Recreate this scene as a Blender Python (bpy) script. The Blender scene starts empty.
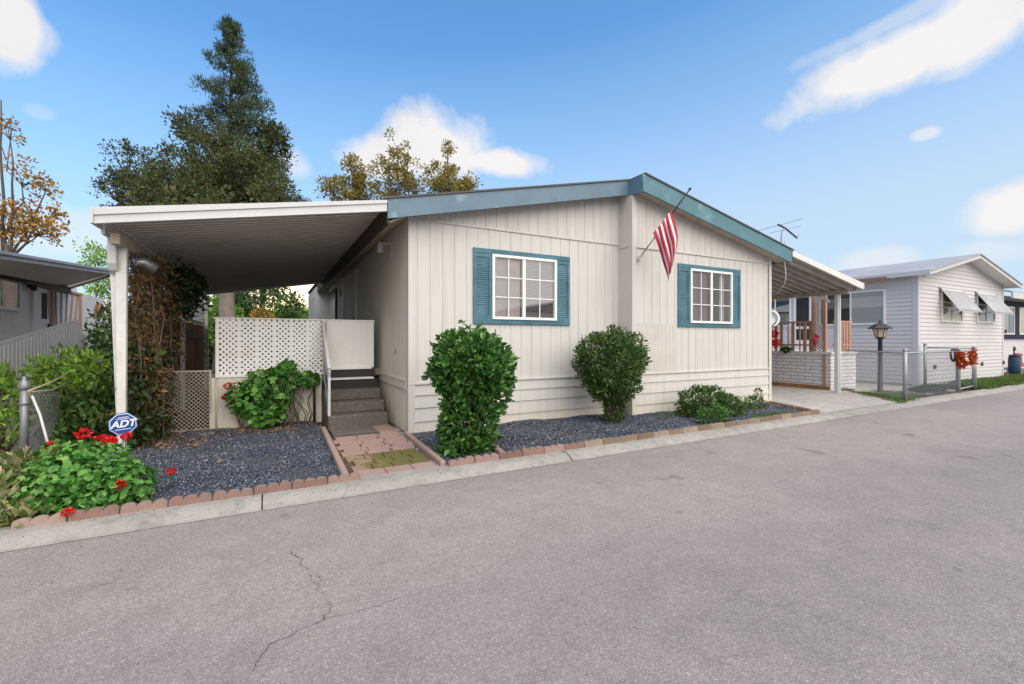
import bpy, math, random
import numpy as np
from mathutils import Vector, Matrix
random.seed(7); rng = np.random.default_rng(7)
scene = bpy.context.scene
col = scene.collection
R = math.radians

# ------------------------------------------------------------------ materials
def newmat(name):
    m = bpy.data.materials.new(name); m.use_nodes = True
    nt = m.node_tree; b = nt.nodes['Principled BSDF']
    return m, nt, b
def nd(nt, t, **kw):
    n = nt.nodes.new(t)
    for k, v in kw.items():
        if k in n.inputs: n.inputs[k].default_value = v
        else: setattr(n, k, v)
    return n
def ramp(nt, fac, stops, interp='LINEAR'):
    r = nt.nodes.new('ShaderNodeValToRGB'); r.color_ramp.interpolation = interp
    el = r.color_ramp.elements
    while len(el) > 1: el.remove(el[-1])
    el[0].position = stops[0][0]; el[0].color = (*stops[0][1], 1)
    for p, c in stops[1:]:
        e = el.new(p); e.color = (*c, 1)
    nt.links.new(fac, r.inputs[0]); return r.outputs[0]
def noise(nt, scale, detail=4, rough=.6, vec=None, dist=0):
    n = nt.nodes.new('ShaderNodeTexNoise')
    n.inputs['Scale'].default_value = scale; n.inputs['Detail'].default_value = detail
    n.inputs['Roughness'].default_value = rough; n.inputs['Distortion'].default_value = dist
    if vec is None:
        tc = nt.nodes.new('ShaderNodeTexCoord'); vec = tc.outputs['Object']
    nt.links.new(vec, n.inputs['Vector']); return n.outputs['Fac']
def mix(nt, fac, a, b, mode='MIX'):
    n = nt.nodes.new('ShaderNodeMix'); n.data_type = 'RGBA'; n.blend_type = mode
    for i, v in ((0, fac), (6, a), (7, b)):
        if hasattr(v, 'is_linked') or hasattr(v, 'links'): nt.links.new(v, n.inputs[i])
        else: n.inputs[i].default_value = v if i == 0 else (*v, 1)
    return n.outputs[2]
def mth(nt, op, a, b=None, c=None, clamp=False):
    n = nt.nodes.new('ShaderNodeMath'); n.operation = op; n.use_clamp = clamp
    for i, v in enumerate((a, b, c)):
        if v is None: continue
        if hasattr(v, 'links'): nt.links.new(v, n.inputs[i])
        else: n.inputs[i].default_value = v
    return n.outputs[0]
def bump(nt, b, h, strength=.3, dist=.01):
    n = nt.nodes.new('ShaderNodeBump'); n.inputs['Strength'].default_value = strength
    n.inputs['Distance'].default_value = dist
    nt.links.new(h, n.inputs['Height']); nt.links.new(n.outputs[0], b.inputs['Normal'])
def simple(name, c, rough=.55, var=.12, scale=6, bscale=60, bstr=.15, metal=0, spec=.5, dirt=None, dscale=1.5, dlo=.5, dhi=.75):
    m, nt, b = newmat(name)
    c2 = tuple(x*(1-var) for x in c)
    o = ramp(nt, noise(nt, scale, 6, .65), [(.3, c2), (.7, c)])
    if dirt:
        f = ramp(nt, noise(nt, dscale, 8, .7, dist=.4), [(dlo, (0,0,0)), (dhi, (1,1,1))])
        o = mix(nt, f, o, dirt)
    nt.links.new(o, b.inputs['Base Color'])
    b.inputs['Roughness'].default_value = rough; b.inputs['Metallic'].default_value = metal
    b.inputs['Specular IOR Level'].default_value = spec
    if bstr: bump(nt, b, noise(nt, bscale, 4), bstr, .004)
    return m
def leafmat(name, cols, rough=.5, transl=.25, spec=.4):
    m, nt, b = newmat(name)
    g = nt.nodes.new('ShaderNodeNewGeometry')
    stops = [((i+.5)/len(cols), c) for i, c in enumerate(cols)]
    o = ramp(nt, g.outputs['Random Per Island'], stops)
    big = noise(nt, 1.3, 3)
    o = mix(nt, ramp(nt, big, [(.35, (.75,.8,.75)), (.65, (1.15,1.1,1.0))]), (0,0,0), o)
    nt.links.new(o, b.inputs['Base Color'])
    b.inputs['Roughness'].default_value = rough; b.inputs['Specular IOR Level'].default_value = spec
    t = nt.nodes.new('ShaderNodeBsdfTranslucent'); nt.links.new(o, t.inputs[0])
    ms = nt.nodes.new('ShaderNodeMixShader'); ms.inputs[0].default_value = transl
    nt.links.new(b.outputs[0], ms.inputs[1]); nt.links.new(t.outputs[0], ms.inputs[2])
    nt.links.new(ms.outputs[0], nt.nodes['Material Output'].inputs['Surface'])
    return m
def leafmat(name, cols, rough=.5, transl=.25, spec=.4):
    m, nt, b = newmat(name)
    g = nt.nodes.new('ShaderNodeNewGeometry')
    o = ramp(nt, g.outputs['Random Per Island'], [((i+.5)/len(cols), c) for i, c in enumerate(cols)])
    hsv = nt.nodes.new('ShaderNodeHueSaturation'); nt.links.new(o, hsv.inputs['Color'])
    nt.links.new(mth(nt, 'MULTIPLY_ADD', noise(nt, 2.2, 3), .9, .55), hsv.inputs['Value'])
    o = hsv.outputs[0]
    nt.links.new(o, b.inputs['Base Color'])
    b.inputs['Roughness'].default_value = rough; b.inputs['Specular IOR Level'].default_value = spec
    t = nt.nodes.new('ShaderNodeBsdfTranslucent'); nt.links.new(o, t.inputs[0])
    ms = nt.nodes.new('ShaderNodeMixShader'); ms.inputs[0].default_value = transl
    nt.links.new(b.outputs[0], ms.inputs[1]); nt.links.new(t.outputs[0], ms.inputs[2])
    nt.links.new(ms.outputs[0], nt.nodes['Material Output'].inputs['Surface'])
    return m

M = {}
def house_paint(name, c, warm):
    m, nt, b = newmat(name)
    tc = nt.nodes.new('ShaderNodeTexCoord')
    base = ramp(nt, noise(nt, 1.1, 6, .7), [(.3, tuple(x*.93 for x in c)), (.7, c)])
    mp = nt.nodes.new('ShaderNodeMapping'); mp.inputs['Scale'].default_value = (7, 7, .5)
    nt.links.new(tc.outputs['Object'], mp.inputs[0])
    st = ramp(nt, noise(nt, 1.6, 6, .7, mp.outputs[0]), [(.50, (0,0,0)), (.75, (.75,.75,.75))])
    o = mix(nt, st, base, warm)
    spk = ramp(nt, noise(nt, 9, 8, .8), [(.68, (0,0,0)), (.76, (.5,.5,.5))])
    o = mix(nt, spk, o, tuple(x*.7 for x in warm))
    # water staining towards the foot of the wall
    sep = nt.nodes.new('ShaderNodeSeparateXYZ'); nt.links.new(tc.outputs['Object'], sep.inputs[0])
    h = mth(nt, 'MULTIPLY_ADD', noise(nt, 1.7, 5, .7), .7, mth(nt, 'MULTIPLY', sep.outputs[2], -1.0))
    o = mix(nt, mth(nt, 'MULTIPLY', ramp(nt, h, [(.0, (0,0,0)), (.5, (1,1,1))]), .55), o, (.66,.55,.36))
    nt.links.new(o, b.inputs['Base Color']); b.inputs['Roughness'].default_value = .6
    bump(nt, b, noise(nt, 2.5, 8, .75, mp.outputs[0]), .25, .006)
    return m
M['siding'] = house_paint('siding_paint', (.615,.600,.570), (.50,.46,.385))
M['siding_right'] = house_paint('siding_paint_right', (.61,.592,.553), (.49,.44,.355))
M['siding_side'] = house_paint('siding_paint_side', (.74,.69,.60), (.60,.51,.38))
M['patch'] = simple('primer_patch', (.60,.565,.52), .75, .12, 5, dirt=(.50,.45,.38), dscale=3)
M['white'] = simple('white_metal', (.58,.59,.60), .4, .08, 3, 30, .05, dirt=(.55,.52,.46), dlo=.58, dhi=.8)
M['white_dirty'] = simple('white_weathered', (.74,.73,.70), .5, .15, 5, 40, .1, dirt=(.42,.36,.28), dscale=4, dlo=.56, dhi=.75)
M['vinyl'] = simple('window_vinyl', (.82,.82,.80), .35, .04)
M['teal'] = simple('teal_paint', (.042,.145,.195), .55, .25, 7, 50, .15, dirt=(.085,.205,.265), dscale=3, dlo=.42, dhi=.7)
M['fascia'] = simple('fascia_paint', (.125,.205,.275), .5, .22, 3, 60, .2, dirt=(.23,.33,.38), dscale=1.6, dlo=.58, dhi=.66)
M['fascia_teal'] = simple('fascia_teal_paint', (.085,.205,.245), .5, .22, 3, 60, .2, dirt=(.15,.33,.36), dscale=2.2, dlo=.56, dhi=.7)
M['roofing'] = simple('roof_shingle', (.12,.115,.11), .9, .3, 20, 80, .5)
M['soffit'] = simple('soffit_paint', (.50,.44,.34), .7, .2, 4, dirt=(.30,.22,.14), dscale=3)
M['dark'] = simple('dark_brown', (.035,.028,.024), .6, .3)
M['awning'] = simple('awning_metal', (.90,.86,.81), .5, .12, 2.5, 20, .05, dirt=(.62,.54,.46), dscale=1.1, dlo=.45, dhi=.75)
M['awning_seam'] = simple('awning_seam_grime_shade', (.48,.43,.38), .7, .3, 6)  # stained seams, dark colour also stands in for shade in the pan channels
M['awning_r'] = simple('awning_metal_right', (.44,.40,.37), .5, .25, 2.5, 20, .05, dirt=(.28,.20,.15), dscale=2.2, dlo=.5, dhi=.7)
M['black'] = simple('black_metal', (.02,.02,.022), .45, .2)
M['silver'] = simple('silver_metal', (.40,.41,.43), .35, .1, metal=.7)
M['galv'] = simple('galvanised_steel', (.36,.38,.41), .45, .2, 12, metal=.4, dirt=(.28,.24,.20), dscale=8, dlo=.55, dhi=.75)
M['curtain'] = simple('curtain_beige', (.80,.70,.66), .8, .06, 2)
M['blind'] = simple('blind_grey', (.52,.50,.46), .7, .06, 2)
M['curtain_d'] = simple('curtain_mauve', (.36,.27,.26), .8, .1, 2)
M['warm_reflect'] = simple('warm_reflection_paint', (.92,.74,.36), .8, .1, 2)  # yellow sheet colour standing in for warm reflections in neighbour window panes
M['dark_room'] = simple('dark_interior', (.03,.028,.026), .8, .2)
M['carpet'] = simple('step_carpet', (.165,.142,.13), .95, .35, 60, 200, .8, dirt=(.175,.155,.145), dscale=18, dlo=.5, dhi=.6, spec=.1)
M['riser'] = simple('black_riser', (.03,.026,.024), .6, .2)
M['terra'] = simple('terracotta_concrete', (.35,.205,.165), .85, .25, 9, 120, .5, dirt=(.24,.16,.12), dscale=9, dlo=.46, dhi=.66)
M['terra_moss'] = simple('terracotta_mossy', (.31,.21,.15), .85, .3, 9, 120, .5, dirt=(.24,.20,.10), dscale=5, dlo=.44, dhi=.62)
for k_ in ('terra', 'terra_moss'):
    nt_ = M[k_].node_tree; b_ = nt_.nodes['Principled BSDF']; src = b_.inputs['Base Color'].links[0].from_socket
    oi = nt_.nodes.new('ShaderNodeObjectInfo'); hs = nt_.nodes.new('ShaderNodeHueSaturation')
    nt_.links.new(src, hs.inputs['Color']); nt_.links.new(mth(nt_, 'MULTIPLY_ADD', oi.outputs['Random'], .5, .68), hs.inputs['Value'])
    nt_.links.new(mth(nt_, 'MULTIPLY_ADD', oi.outputs['Random'], -.35, 1.05), hs.inputs['Saturation']); nt_.links.new(hs.outputs[0], b_.inputs['Base Color'])
M['brown_wood'] = simple('brown_wood', (.48,.23,.11), .75, .5, 4, 60, .3, dirt=(.16,.09,.05), dscale=2, dlo=.45, dhi=.7)
M['redwood'] = simple('redwood_paint', (.50,.30,.22), .7, .3, 8, 60, .3, dirt=(.42,.30,.22), dscale=9)
M['wire'] = simple('lattice_beige', (.50,.42,.36), .6, .2)
M['vinyl_lattice'] = simple('white_lattice', (.90,.89,.87), .5, .04, 2, dirt=(.78,.74,.64), dscale=1.3, dlo=.55, dhi=.75)
M['deck'] = simple('deck_boards', (.28,.24,.2), .8, .3)
M['concrete'] = None
M['rh_siding'] = simple('neighbour_siding', (.62,.60,.60), .5, .05, 2, 30, .05, dirt=(.62,.58,.55), dscale=1.2, dlo=.5, dhi=.8)
M['rh_roof'] = simple('neighbour_roof', (.36,.36,.375), .6, .15, 3, 60, .2, dirt=(.5,.5,.52), dscale=1)
M['rust'] = simple('rust_awning', (.32,.17,.12), .7, .3, 8)
M['brick_w'] = None
M['navy'] = simple('navy_trim', (.008,.018,.045), .6, .2, spec=.2)
M['blue_pot'] = simple('blue_plastic', (.03,.07,.12), .4, .1)
M['red_orn'] = simple('red_metal', (.36,.07,.05), .6, .3)
M['lh_siding'] = simple('left_home_siding', (.76,.71,.66), .6, .15, 3)
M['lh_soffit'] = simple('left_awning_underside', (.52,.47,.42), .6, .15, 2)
M['trunk'] = simple('bark', (.14,.105,.08), .9, .45, 7, 30, .8)
M['trunk_pale'] = simple('pale_bark', (.27,.22,.19), .9, .4, 5, 30, .7)
M['soil'] = simple('soil', (.10,.07,.05), .95, .4, 12, 80, .7, dirt=(.16,.11,.07), dscale=6)
M['red_petal'] = leafmat('red_petal', [(.650,.008,.012), (.800,.020,.020), (.550,.005,.020)], .5, .2)
M['orange_leaf'] = leafmat('orange_decor', [(.500,.070,.015), (.360,.030,.012), (.580,.170,.030)], .6, .2)
M['flag_red'] = simple('flag_red', (.40,.012,.035), .7, .1, 3)
M['flag_white'] = simple('flag_white', (.80,.68,.68), .7, .08, 3)
M['gold'] = simple('gold_ball', (.5,.35,.1), .4, .1)
M['sign_blue'] = simple('sign_blue', (.01,.075,.30), .4, .05, bstr=0)
M['sign_white'] = simple('sign_white', (.8,.82,.85), .4, .03, bstr=0)
M['leaf_hedge'] = leafmat('leaf_hedge', [(.136,.281,.051), (.026,.086,.021), (.053,.158,.031), (.099,.252,.046), (.040,.118,.026)], .34, .2, .5)
M['leaf_dark'] = leafmat('leaf_dark', [(.132,.194,.044), (.024,.060,.018), (.047,.113,.026), (.092,.179,.040)], .42, .2)
M['leaf_ger'] = leafmat('leaf_geranium', [(.220,.420,.100), (.052,.182,.026), (.091,.286,.039), (.143,.364,.065), (.039,.130,.026)], .5, .3)
M['leaf_yg'] = leafmat('leaf_yellow_green', [(.320,.547,.069), (.161,.320,.057), (.502,.731,.114), (.114,.229,.046)], .45, .35)
M['leaf_croton'] = leafmat('leaf_variegated', [(.160,.280,.060), (.100,.200,.050), (.513,.479,.221), (.171,.239,.068), (.683,.547,.410), (.342,.188,.085), (.120,.205,.051)], .5, .25)
M['leaf_vine'] = leafmat('leaf_vine', [(.26,.13,.05), (.08,.11,.035), (.32,.17,.06), (.06,.09,.03), (.20,.10,.04), (.15,.09,.04)], .6, .25)
M['leaf_vineg'] = leafmat('leaf_vine_green', [(.020,.050,.014), (.040,.090,.020), (.050,.070,.020)], .5, .25)
M['leaf_con'] = leafmat('needle_conifer', [(.025,.060,.025), (.045,.090,.035), (.075,.120,.040), (.030,.065,.030), (.110,.085,.045)], .6, .15)
M['leaf_broad'] = leafmat('leaf_broad', [(.06,.09,.025), (.10,.13,.03), (.15,.18,.04), (.035,.05,.02), (.11,.085,.035), (.05,.07,.022)], .55, .3)
M['leaf_birch'] = leafmat('leaf_birch', [(.34,.29,.05), (.20,.20,.04), (.42,.30,.045), (.13,.12,.04), (.30,.21,.04)], .55, .35)
M['leaf_yellow'] = leafmat('leaf_autumn', [(.513,.257,.034), (.297,.162,.034), (.675,.378,.054), (.189,.135,.041)], .55, .35)
M['leaf_grass'] = leafmat('grass_blade', [(.091,.169,.033), (.130,.234,.039), (.169,.221,.065), (.065,.117,.026)], .6, .25)
M['leaf_gc'] = leafmat('groundcover_leaf', [(.045,.085,.045), (.060,.100,.050), (.035,.070,.040)], .6, .2)
M['leaf_dry'] = leafmat('dry_leaf', [(.300,.160,.070), (.200,.100,.050), (.380,.240,.120)], .7, .1)
M['leaf_pink'] = leafmat('pink_gravel_plant', [(.320,.180,.160), (.220,.120,.100), (.180,.160,.090)], .7, .1)

def mk_asphalt():
    m, nt, b = newmat('asphalt')
    v = nd(nt, 'ShaderNodeTexVoronoi', Scale=180.0); tc = nd(nt, 'ShaderNodeTexCoord')
    nt.links.new(tc.outputs['Object'], v.inputs['Vector'])
    sep = nt.nodes.new('ShaderNodeSeparateColor'); nt.links.new(v.outputs['Color'], sep.inputs[0])
    agg = ramp(nt, sep.outputs[0], [(0, (.24,.204,.186)), (.45, (.30,.260,.238)), (.8, (.34,.297,.273)), (.95, (.40,.355,.33)), (1, (.54,.49,.45))])
    big = ramp(nt, noise(nt, .30, 6, .65), [(.3, (.84,.84,.87)), (.7, (1.1,1.09,1.07))])
    o = mix(nt, 1.0, agg, big, 'MULTIPLY')
    med = ramp(nt, noise(nt, 3.5, 8, .75), [(.35, (.88,.88,.88)), (.7, (1.08,1.08,1.08))])
    o = mix(nt, 1.0, o, med, 'MULTIPLY')
    fine = ramp(nt, noise(nt, 30, 6, .85), [(.3, (.80,.80,.80)), (.7, (1.16,1.16,1.16))])
    o = mix(nt, 1.0, o, fine, 'MULTIPLY')
    # worn wheel lanes along the street, and scuffed patches
    sp = nd(nt, 'ShaderNodeSeparateXYZ'); nt.links.new(tc.outputs['Object'], sp.inputs[0])
    ln = mth(nt, 'SINE', mth(nt, 'MULTIPLY_ADD', noise(nt, .25, 3), 3.0, mth(nt, 'MULTIPLY', sp.outputs[1], 1.9)))
    o = mix(nt, 1.0, o, ramp(nt, mth(nt, 'MULTIPLY_ADD', ln, .5, .5), [(0, (.93,.93,.945)), (1, (1.06,1.055,1.045))]), 'MULTIPLY')
    mpd = nd(nt, 'ShaderNodeMapping'); mpd.inputs['Scale'].default_value = (.6,2.2,1); nt.links.new(tc.outputs['Object'], mpd.inputs[0])
    sc = ramp(nt, noise(nt, 1.2, 9, .8, mpd.outputs[0]), [(.58, (0,0,0)), (.66, (.35,.35,.35)), (.72, (.1,.1,.1))])
    o = mix(nt, sc, o, (.17,.155,.15))
    st = ramp(nt, noise(nt, 1.9, 4, .55, dist=.5), [(.66, (0,0,0)), (.72, (.55,.55,.55))])
    o = mix(nt, st, o, (.13,.11,.105))
    nt.links.new(o, b.inputs['Base Color']); b.inputs['Roughness'].default_value = .88
    b.inputs['Specular IOR Level'].default_value = .3
    h = mth(nt, 'MULTIPLY_ADD', v.outputs['Distance'], -1.0, noise(nt, 45, 4))
    bump(nt, b, h, .4, .005)
    return m
M['asphalt'] = mk_asphalt()
def mk_concrete(name, c, c2):
    m, nt, b = newmat(name)
    o = ramp(nt, noise(nt, 1.4, 8, .7), [(.3, c2), (.65, c)])
    o = mix(nt, 1.0, o, ramp(nt, noise(nt, 60, 5, .8), [(.3, (.78,.78,.78)), (.7, (1.14,1.14,1.14))]), 'MULTIPLY')
    st = ramp(nt, noise(nt, 4.5, 8, .75, dist=.5), [(.50, (0,0,0)), (.68, (.7,.7,.7))])
    o = mix(nt, st, o, tuple(x*.55 for x in c2))
    nt.links.new(o, b.inputs['Base Color']); b.inputs['Roughness'].default_value = .9
    bump(nt, b, noise(nt, 70, 6, .8), .4, .004)
    return m
M['concrete'] = mk_concrete('kerb_concrete', (.37,.345,.31), (.27,.25,.22))
M['drive'] = mk_concrete('driveway_concrete', (.46,.425,.39), (.35,.32,.295))
def mk_brickw():
    m, nt, b = newmat('painted_brick')
    tc = nd(nt, 'ShaderNodeTexCoord'); mp = nd(nt, 'ShaderNodeMapping')
    mp.inputs['Rotation'].default_value = (R(90), 0, R(90))
    nt.links.new(tc.outputs['UV'], mp.inputs[0])
    br = nd(nt, 'ShaderNodeTexBrick', Scale=1.0); br.inputs['Brick Width'].default_value = .42
    br.inputs['Row Height'].default_value = .1; br.inputs['Mortar Size'].default_value = .009
    br.inputs['Color1'].default_value = (.76,.745,.75,1); br.inputs['Color2'].default_value = (.70,.685,.69,1)
    br.inputs['Mortar'].default_value = (.33,.30,.30,1)
    nt.links.new(tc.outputs['UV'], br.inputs['Vector'])
    o = mix(nt, ramp(nt, noise(nt, 4, 8, .8), [(.6, (0,0,0)), (.68, (.8,.8,.8))]), br.outputs['Color'], (.16,.11,.10))
    nt.links.new(o, b.inputs['Base Color']); b.inputs['Roughness'].default_value = .7
    bump(nt, b, br.outputs['Fac'], -.6, .01)
    return m
M['brick_w'] = mk_brickw()
def mk_paver():
    m, nt, b = newmat('pink_paver')
    o = ramp(nt, noise(nt, 3, 6, .7), [(.3, (.29,.185,.155)), (.7, (.41,.275,.24))])
    o = mix(nt, 1.0, o, ramp(nt, noise(nt, 70, 5, .8), [(.3, (.8,.8,.8)), (.7, (1.15,1.15,1.15))]), 'MULTIPLY')
    o = mix(nt, ramp(nt, noise(nt, 6, 8, .8), [(.47, (0,0,0)), (.66, (.75,.75,.75))]), o, (.26,.20,.165))
    nt.links.new(o, b.inputs['Base Color']); b.inputs['Roughness'].default_value = .9
    bump(nt, b, noise(nt, 70, 6, .8), .4, .004); return m
M['paver'] = mk_paver()
def mk_mossy():
    m, nt, b = newmat('mossy_brick')
    base = ramp(nt, noise(nt, 8, 6, .7), [(.3, (.20,.13,.09)), (.7, (.36,.25,.17))])
    tc = nd(nt, 'ShaderNodeTexCoord'); sep = nd(nt, 'ShaderNodeSeparateXYZ'); nt.links.new(tc.outputs['Object'], sep.inputs[0])
    f = mth(nt, 'MULTIPLY_ADD', sep.outputs[0], .55, mth(nt, 'MULTIPLY', noise(nt, 5, 8, .8), .9))
    o = mix(nt, ramp(nt, f, [(.98, (0,0,0)), (1.2, (.92,.92,.92))]), base, (.115,.11,.022))
    nt.links.new(o, b.inputs['Base Color']); b.inputs['Roughness'].default_value = .95
    bump(nt, b, noise(nt, 60, 6, .8), .8, .008); return m
M['mossy'] = mk_mossy()
def mk_gravel():
    m, nt, b = newmat('slate_gravel')
    g = nd(nt, 'ShaderNodeNewGeometry')
    o = ramp(nt, g.outputs['Random Per Island'], [(0, (.018,.023,.036)), (.6, (.058,.070,.105)), (.88, (.12,.14,.19)), (.97, (.20,.20,.22)), (1, (.5,.49,.46))])
    nt.links.new(o, b.inputs['Base Color']); b.inputs['Roughness'].default_value = .6
    return m
M['gravel'] = mk_gravel()
M['gravel_base'] = simple('gravel_bed_base', (.06,.062,.072), .9, .4, 40, 120, 1)
def mk_glass(name, refl=.25, rough=.02, tint=(.9,.93,.95)):
    m, nt, b = newmat(name)
    nt.nodes.remove(b)
    gl = nd(nt, 'ShaderNodeBsdfGlossy'); gl.inputs['Roughness'].default_value = rough
    tr = nd(nt, 'ShaderNodeBsdfTransparent'); tr.inputs[0].default_value = (*tint, 1)
    fr = nd(nt, 'ShaderNodeFresnel', IOR=1.5)
    f = mth(nt, 'MULTIPLY_ADD', fr.outputs[0], 1.3, refl, clamp=True)
    ms = nd(nt, 'ShaderNodeMixShader'); nt.links.new(f, ms.inputs[0])
    nt.links.new(tr.outputs[0], ms.inputs[1]); nt.links.new(gl.outputs[0], ms.inputs[2])
    nt.links.new(ms.outputs[0], nt.nodes['Material Output'].inputs['Surface'])
    bn = nd(nt, 'ShaderNodeBump', Strength=.012, Distance=.02); nt.links.new(noise(nt, 3, 2), bn.inputs['Height'])
    nt.links.new(bn.outputs[0], gl.inputs['Normal'])
    return m
M['glass'] = mk_glass('window_glass', .12)
M['glass_r'] = mk_glass('window_glass_reflective', .42)
M['glass_d'] = mk_glass('window_glass_dim', .06)
M['lamp_glass'] = simple('frosted_lamp_glass', (.65,.52,.38), .3, .1)

# ------------------------------------------------------------------ mesh builder
class MB:
    def __init__(s): s.v = []; s.f = []; s.mi = []; s.uv = None
    def add(s, vs, fs, mi=0):
        o = len(s.v); s.v += [tuple(p) for p in vs]
        for f in fs: s.f.append(tuple(i+o for i in f)); s.mi.append(mi)
    def box(s, a, b, mi=0):
        x0,y0,z0 = a; x1,y1,z1 = b
        if x1<x0: x0,x1=x1,x0
        if y1<y0: y0,y1=y1,y0
        if z1<z0: z0,z1=z1,z0
        s.add([(x0,y0,z0),(x1,y0,z0),(x1,y1,z0),(x0,y1,z0),(x0,y0,z1),(x1,y0,z1),(x1,y1,z1),(x0,y1,z1)],
              [(0,3,2,1),(4,5,6,7),(0,1,5,4),(1,2,6,5),(2,3,7,6),(3,0,4,7)], mi)
    def bar(s, p, q, w, h, up=(0,0,1), mi=0):
        p = Vector(p); q = Vector(q); d = (q-p).normalized(); u = Vector(up)
        sd = d.cross(u)
        if sd.length < 1e-4: sd = d.cross(Vector((0,1,0)))
        sd.normalize(); u = sd.cross(d).normalized()
        a = sd*w/2; b = u*h/2
        s.add([p-a-b, p+a-b, p+a+b, p-a+b, q-a-b, q+a-b, q+a+b, q-a+b],
              [(0,3,2,1),(4,5,6,7),(0,1,5,4),(1,2,6,5),(2,3,7,6),(3,0,4,7)], mi)
    def tube(s, pts, r, n=8, mi=0, cap=True):
        pts = [Vector(p) for p in pts]; rs = r if isinstance(r, (list, tuple)) else [r]*len(pts)
        o = len(s.v); ref = Vector((.31,.22,.92)).normalized()
        for i, p in enumerate(pts):
            d = (pts[min(i+1,len(pts)-1)]-pts[max(i-1,0)]).normalized()
            a = d.cross(ref)
            if a.length < .05: a = d.cross(Vector((1,0,0)))
            a.normalize(); b = d.cross(a)
            for k in range(n):
                t = 2*math.pi*k/n; s.v.append(tuple(p+(a*math.cos(t)+b*math.sin(t))*rs[i]))
        for i in range(len(pts)-1):
            for k in range(n):
                s.f.append((o+i*n+k, o+i*n+(k+1)%n, o+(i+1)*n+(k+1)%n, o+(i+1)*n+k)); s.mi.append(mi)
        if cap:
            s.f.append(tuple(o+k for k in range(n-1,-1,-1))); s.mi.append(mi)
            e = o+(len(pts)-1)*n; s.f.append(tuple(e+k for k in range(n))); s.mi.append(mi)
    def lathe(s, prof, c=(0,0,0), n=20, mi=0):
        o = len(s.v)
        for r, z in prof:
            for k in range(n):
                t = 2*math.pi*k/n; s.v.append((c[0]+r*math.cos(t), c[1]+r*math.sin(t), c[2]+z))
        for i in range(len(prof)-1):
            for k in range(n):
                s.f.append((o+i*n+k, o+i*n+(k+1)%n, o+(i+1)*n+(k+1)%n, o+(i+1)*n+k)); s.mi.append(mi)
        s.f.append(tuple(o+k for k in range(n-1,-1,-1))); s.mi.append(mi)
        e = o+(len(prof)-1)*n; s.f.append(tuple(e+k for k in range(n))); s.mi.append(mi)
    def prism(s, poly, off, mi=0):      # poly: list of 3D points, extruded by vector off
        n = len(poly); P = [Vector(p) for p in poly]; o = Vector(off)
        s.add(P+[p+o for p in P], [tuple(range(n-1,-1,-1)), tuple(range(n,2*n))]+[(i,(i+1)%n,(i+1)%n+n,i+n) for i in range(n)], mi)
    def build(s, name, mats, parent=None, smooth=False, bevel=0):
        me = bpy.data.meshes.new(name); me.from_pydata(s.v, [], s.f)
        for m in (mats if isinstance(mats, (list, tuple)) else [mats]): me.materials.append(m)
        me.polygons.foreach_set('material_index', s.mi)
        if smooth: me.polygons.foreach_set('use_smooth', [True]*len(s.f))
        if s.uv is not None:
            u = me.uv_layers.new(name='UVMap')
            for l in me.loops: u.data[l.index].uv = s.uv(me.vertices[l.vertex_index].co)
        me.update(); o = bpy.data.objects.new(name, me); col.objects.link(o)
        if parent:
            o.parent = parent; o.matrix_parent_inverse = Matrix.Translation(-Vector(parent.location))
        if bevel:
            b = o.modifiers.new('bevel', 'BEVEL'); b.width = bevel; b.segments = 2; b.limit_method = 'ANGLE'
        return o
def tag(o, label=None, cat=None, group=None, kind=None):
    if label: o['label'] = label
    if cat: o['category'] = cat
    if group: o['group'] = group
    if kind: o['kind'] = kind
    return o
def thing(name, label, cat, loc=(0,0,0), group=None):
    o = bpy.data.objects.new(name, None); o.empty_display_size = .2; o.location = loc; col.objects.link(o)
    return tag(o, label, cat, group)

def diag(mb, O, U, V, W, H, pitch, w, t, N):      # two families of diagonal strips clipped to a W x H rectangle
    O = Vector(O); U = Vector(U).normalized(); V = Vector(V).normalized(); N = Vector(N).normalized()
    for sgn in (1, -1):
        c = -H if sgn == 1 else 0
        top = W if sgn == 1 else W+H
        k = c+pitch/2
        while k < top:
            # line x = k + y (sgn 1) ; x = k - y (sgn -1), y in 0..H
            if sgn == 1: y0 = max(0, -k); y1 = min(H, W-k); x0 = k+y0; x1 = k+y1
            else: y0 = max(0, k-W); y1 = min(H, k); x0 = k-y0; x1 = k-y1
            if y1-y0 > .01:
                off = N*(t*.5*sgn)
                mb.bar(O+U*x0+V*y0+off, O+U*x1+V*y1+off, t*.9, w, up=(U.cross(V).cross((U*sgn+V)).normalized()))
            k += pitch

# ------------------------------------------------------------------ foliage
def leaf_arrays(P, D, L, W, fold=.15, six=False):
    n = len(P); D = D/np.maximum(np.linalg.norm(D, axis=1, keepdims=True), 1e-6)
    rv = rng.normal(size=(n,3)); S = np.cross(D, rv); S /= np.maximum(np.linalg.norm(S, axis=1, keepdims=True), 1e-6)
    Nn = np.cross(S, D); L = np.asarray(L).reshape(-1,1); W = np.asarray(W).reshape(-1,1)
    if not six:
        vs = np.stack([P, P+D*L*.45+S*W*.5+Nn*W*fold, P+D*L, P+D*L*.45-S*W*.5+Nn*W*fold], 1)
        base = np.arange(n)[:,None]*4
        f = np.concatenate([base+np.array([[0,1,2,3]])], 0); return vs.reshape(-1,3), f.reshape(-1,4)
    tip = P+D*L-Nn*L*.12
    vs = np.stack([P, P+D*L*.28+S*W*.45+Nn*W*fold, P+D*L*.68+S*W*.42+Nn*W*fold*.7, tip,
                   P+D*L*.68-S*W*.42+Nn*W*fold*.7, P+D*L*.28-S*W*.45+Nn*W*fold], 1)
    base = np.arange(n)[:,None]*6
    f = np.concatenate([base+np.array([[0,1,2,3]]), base+np.array([[0,3,4,5]])], 0)
    return vs.reshape(-1,3), f
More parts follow.
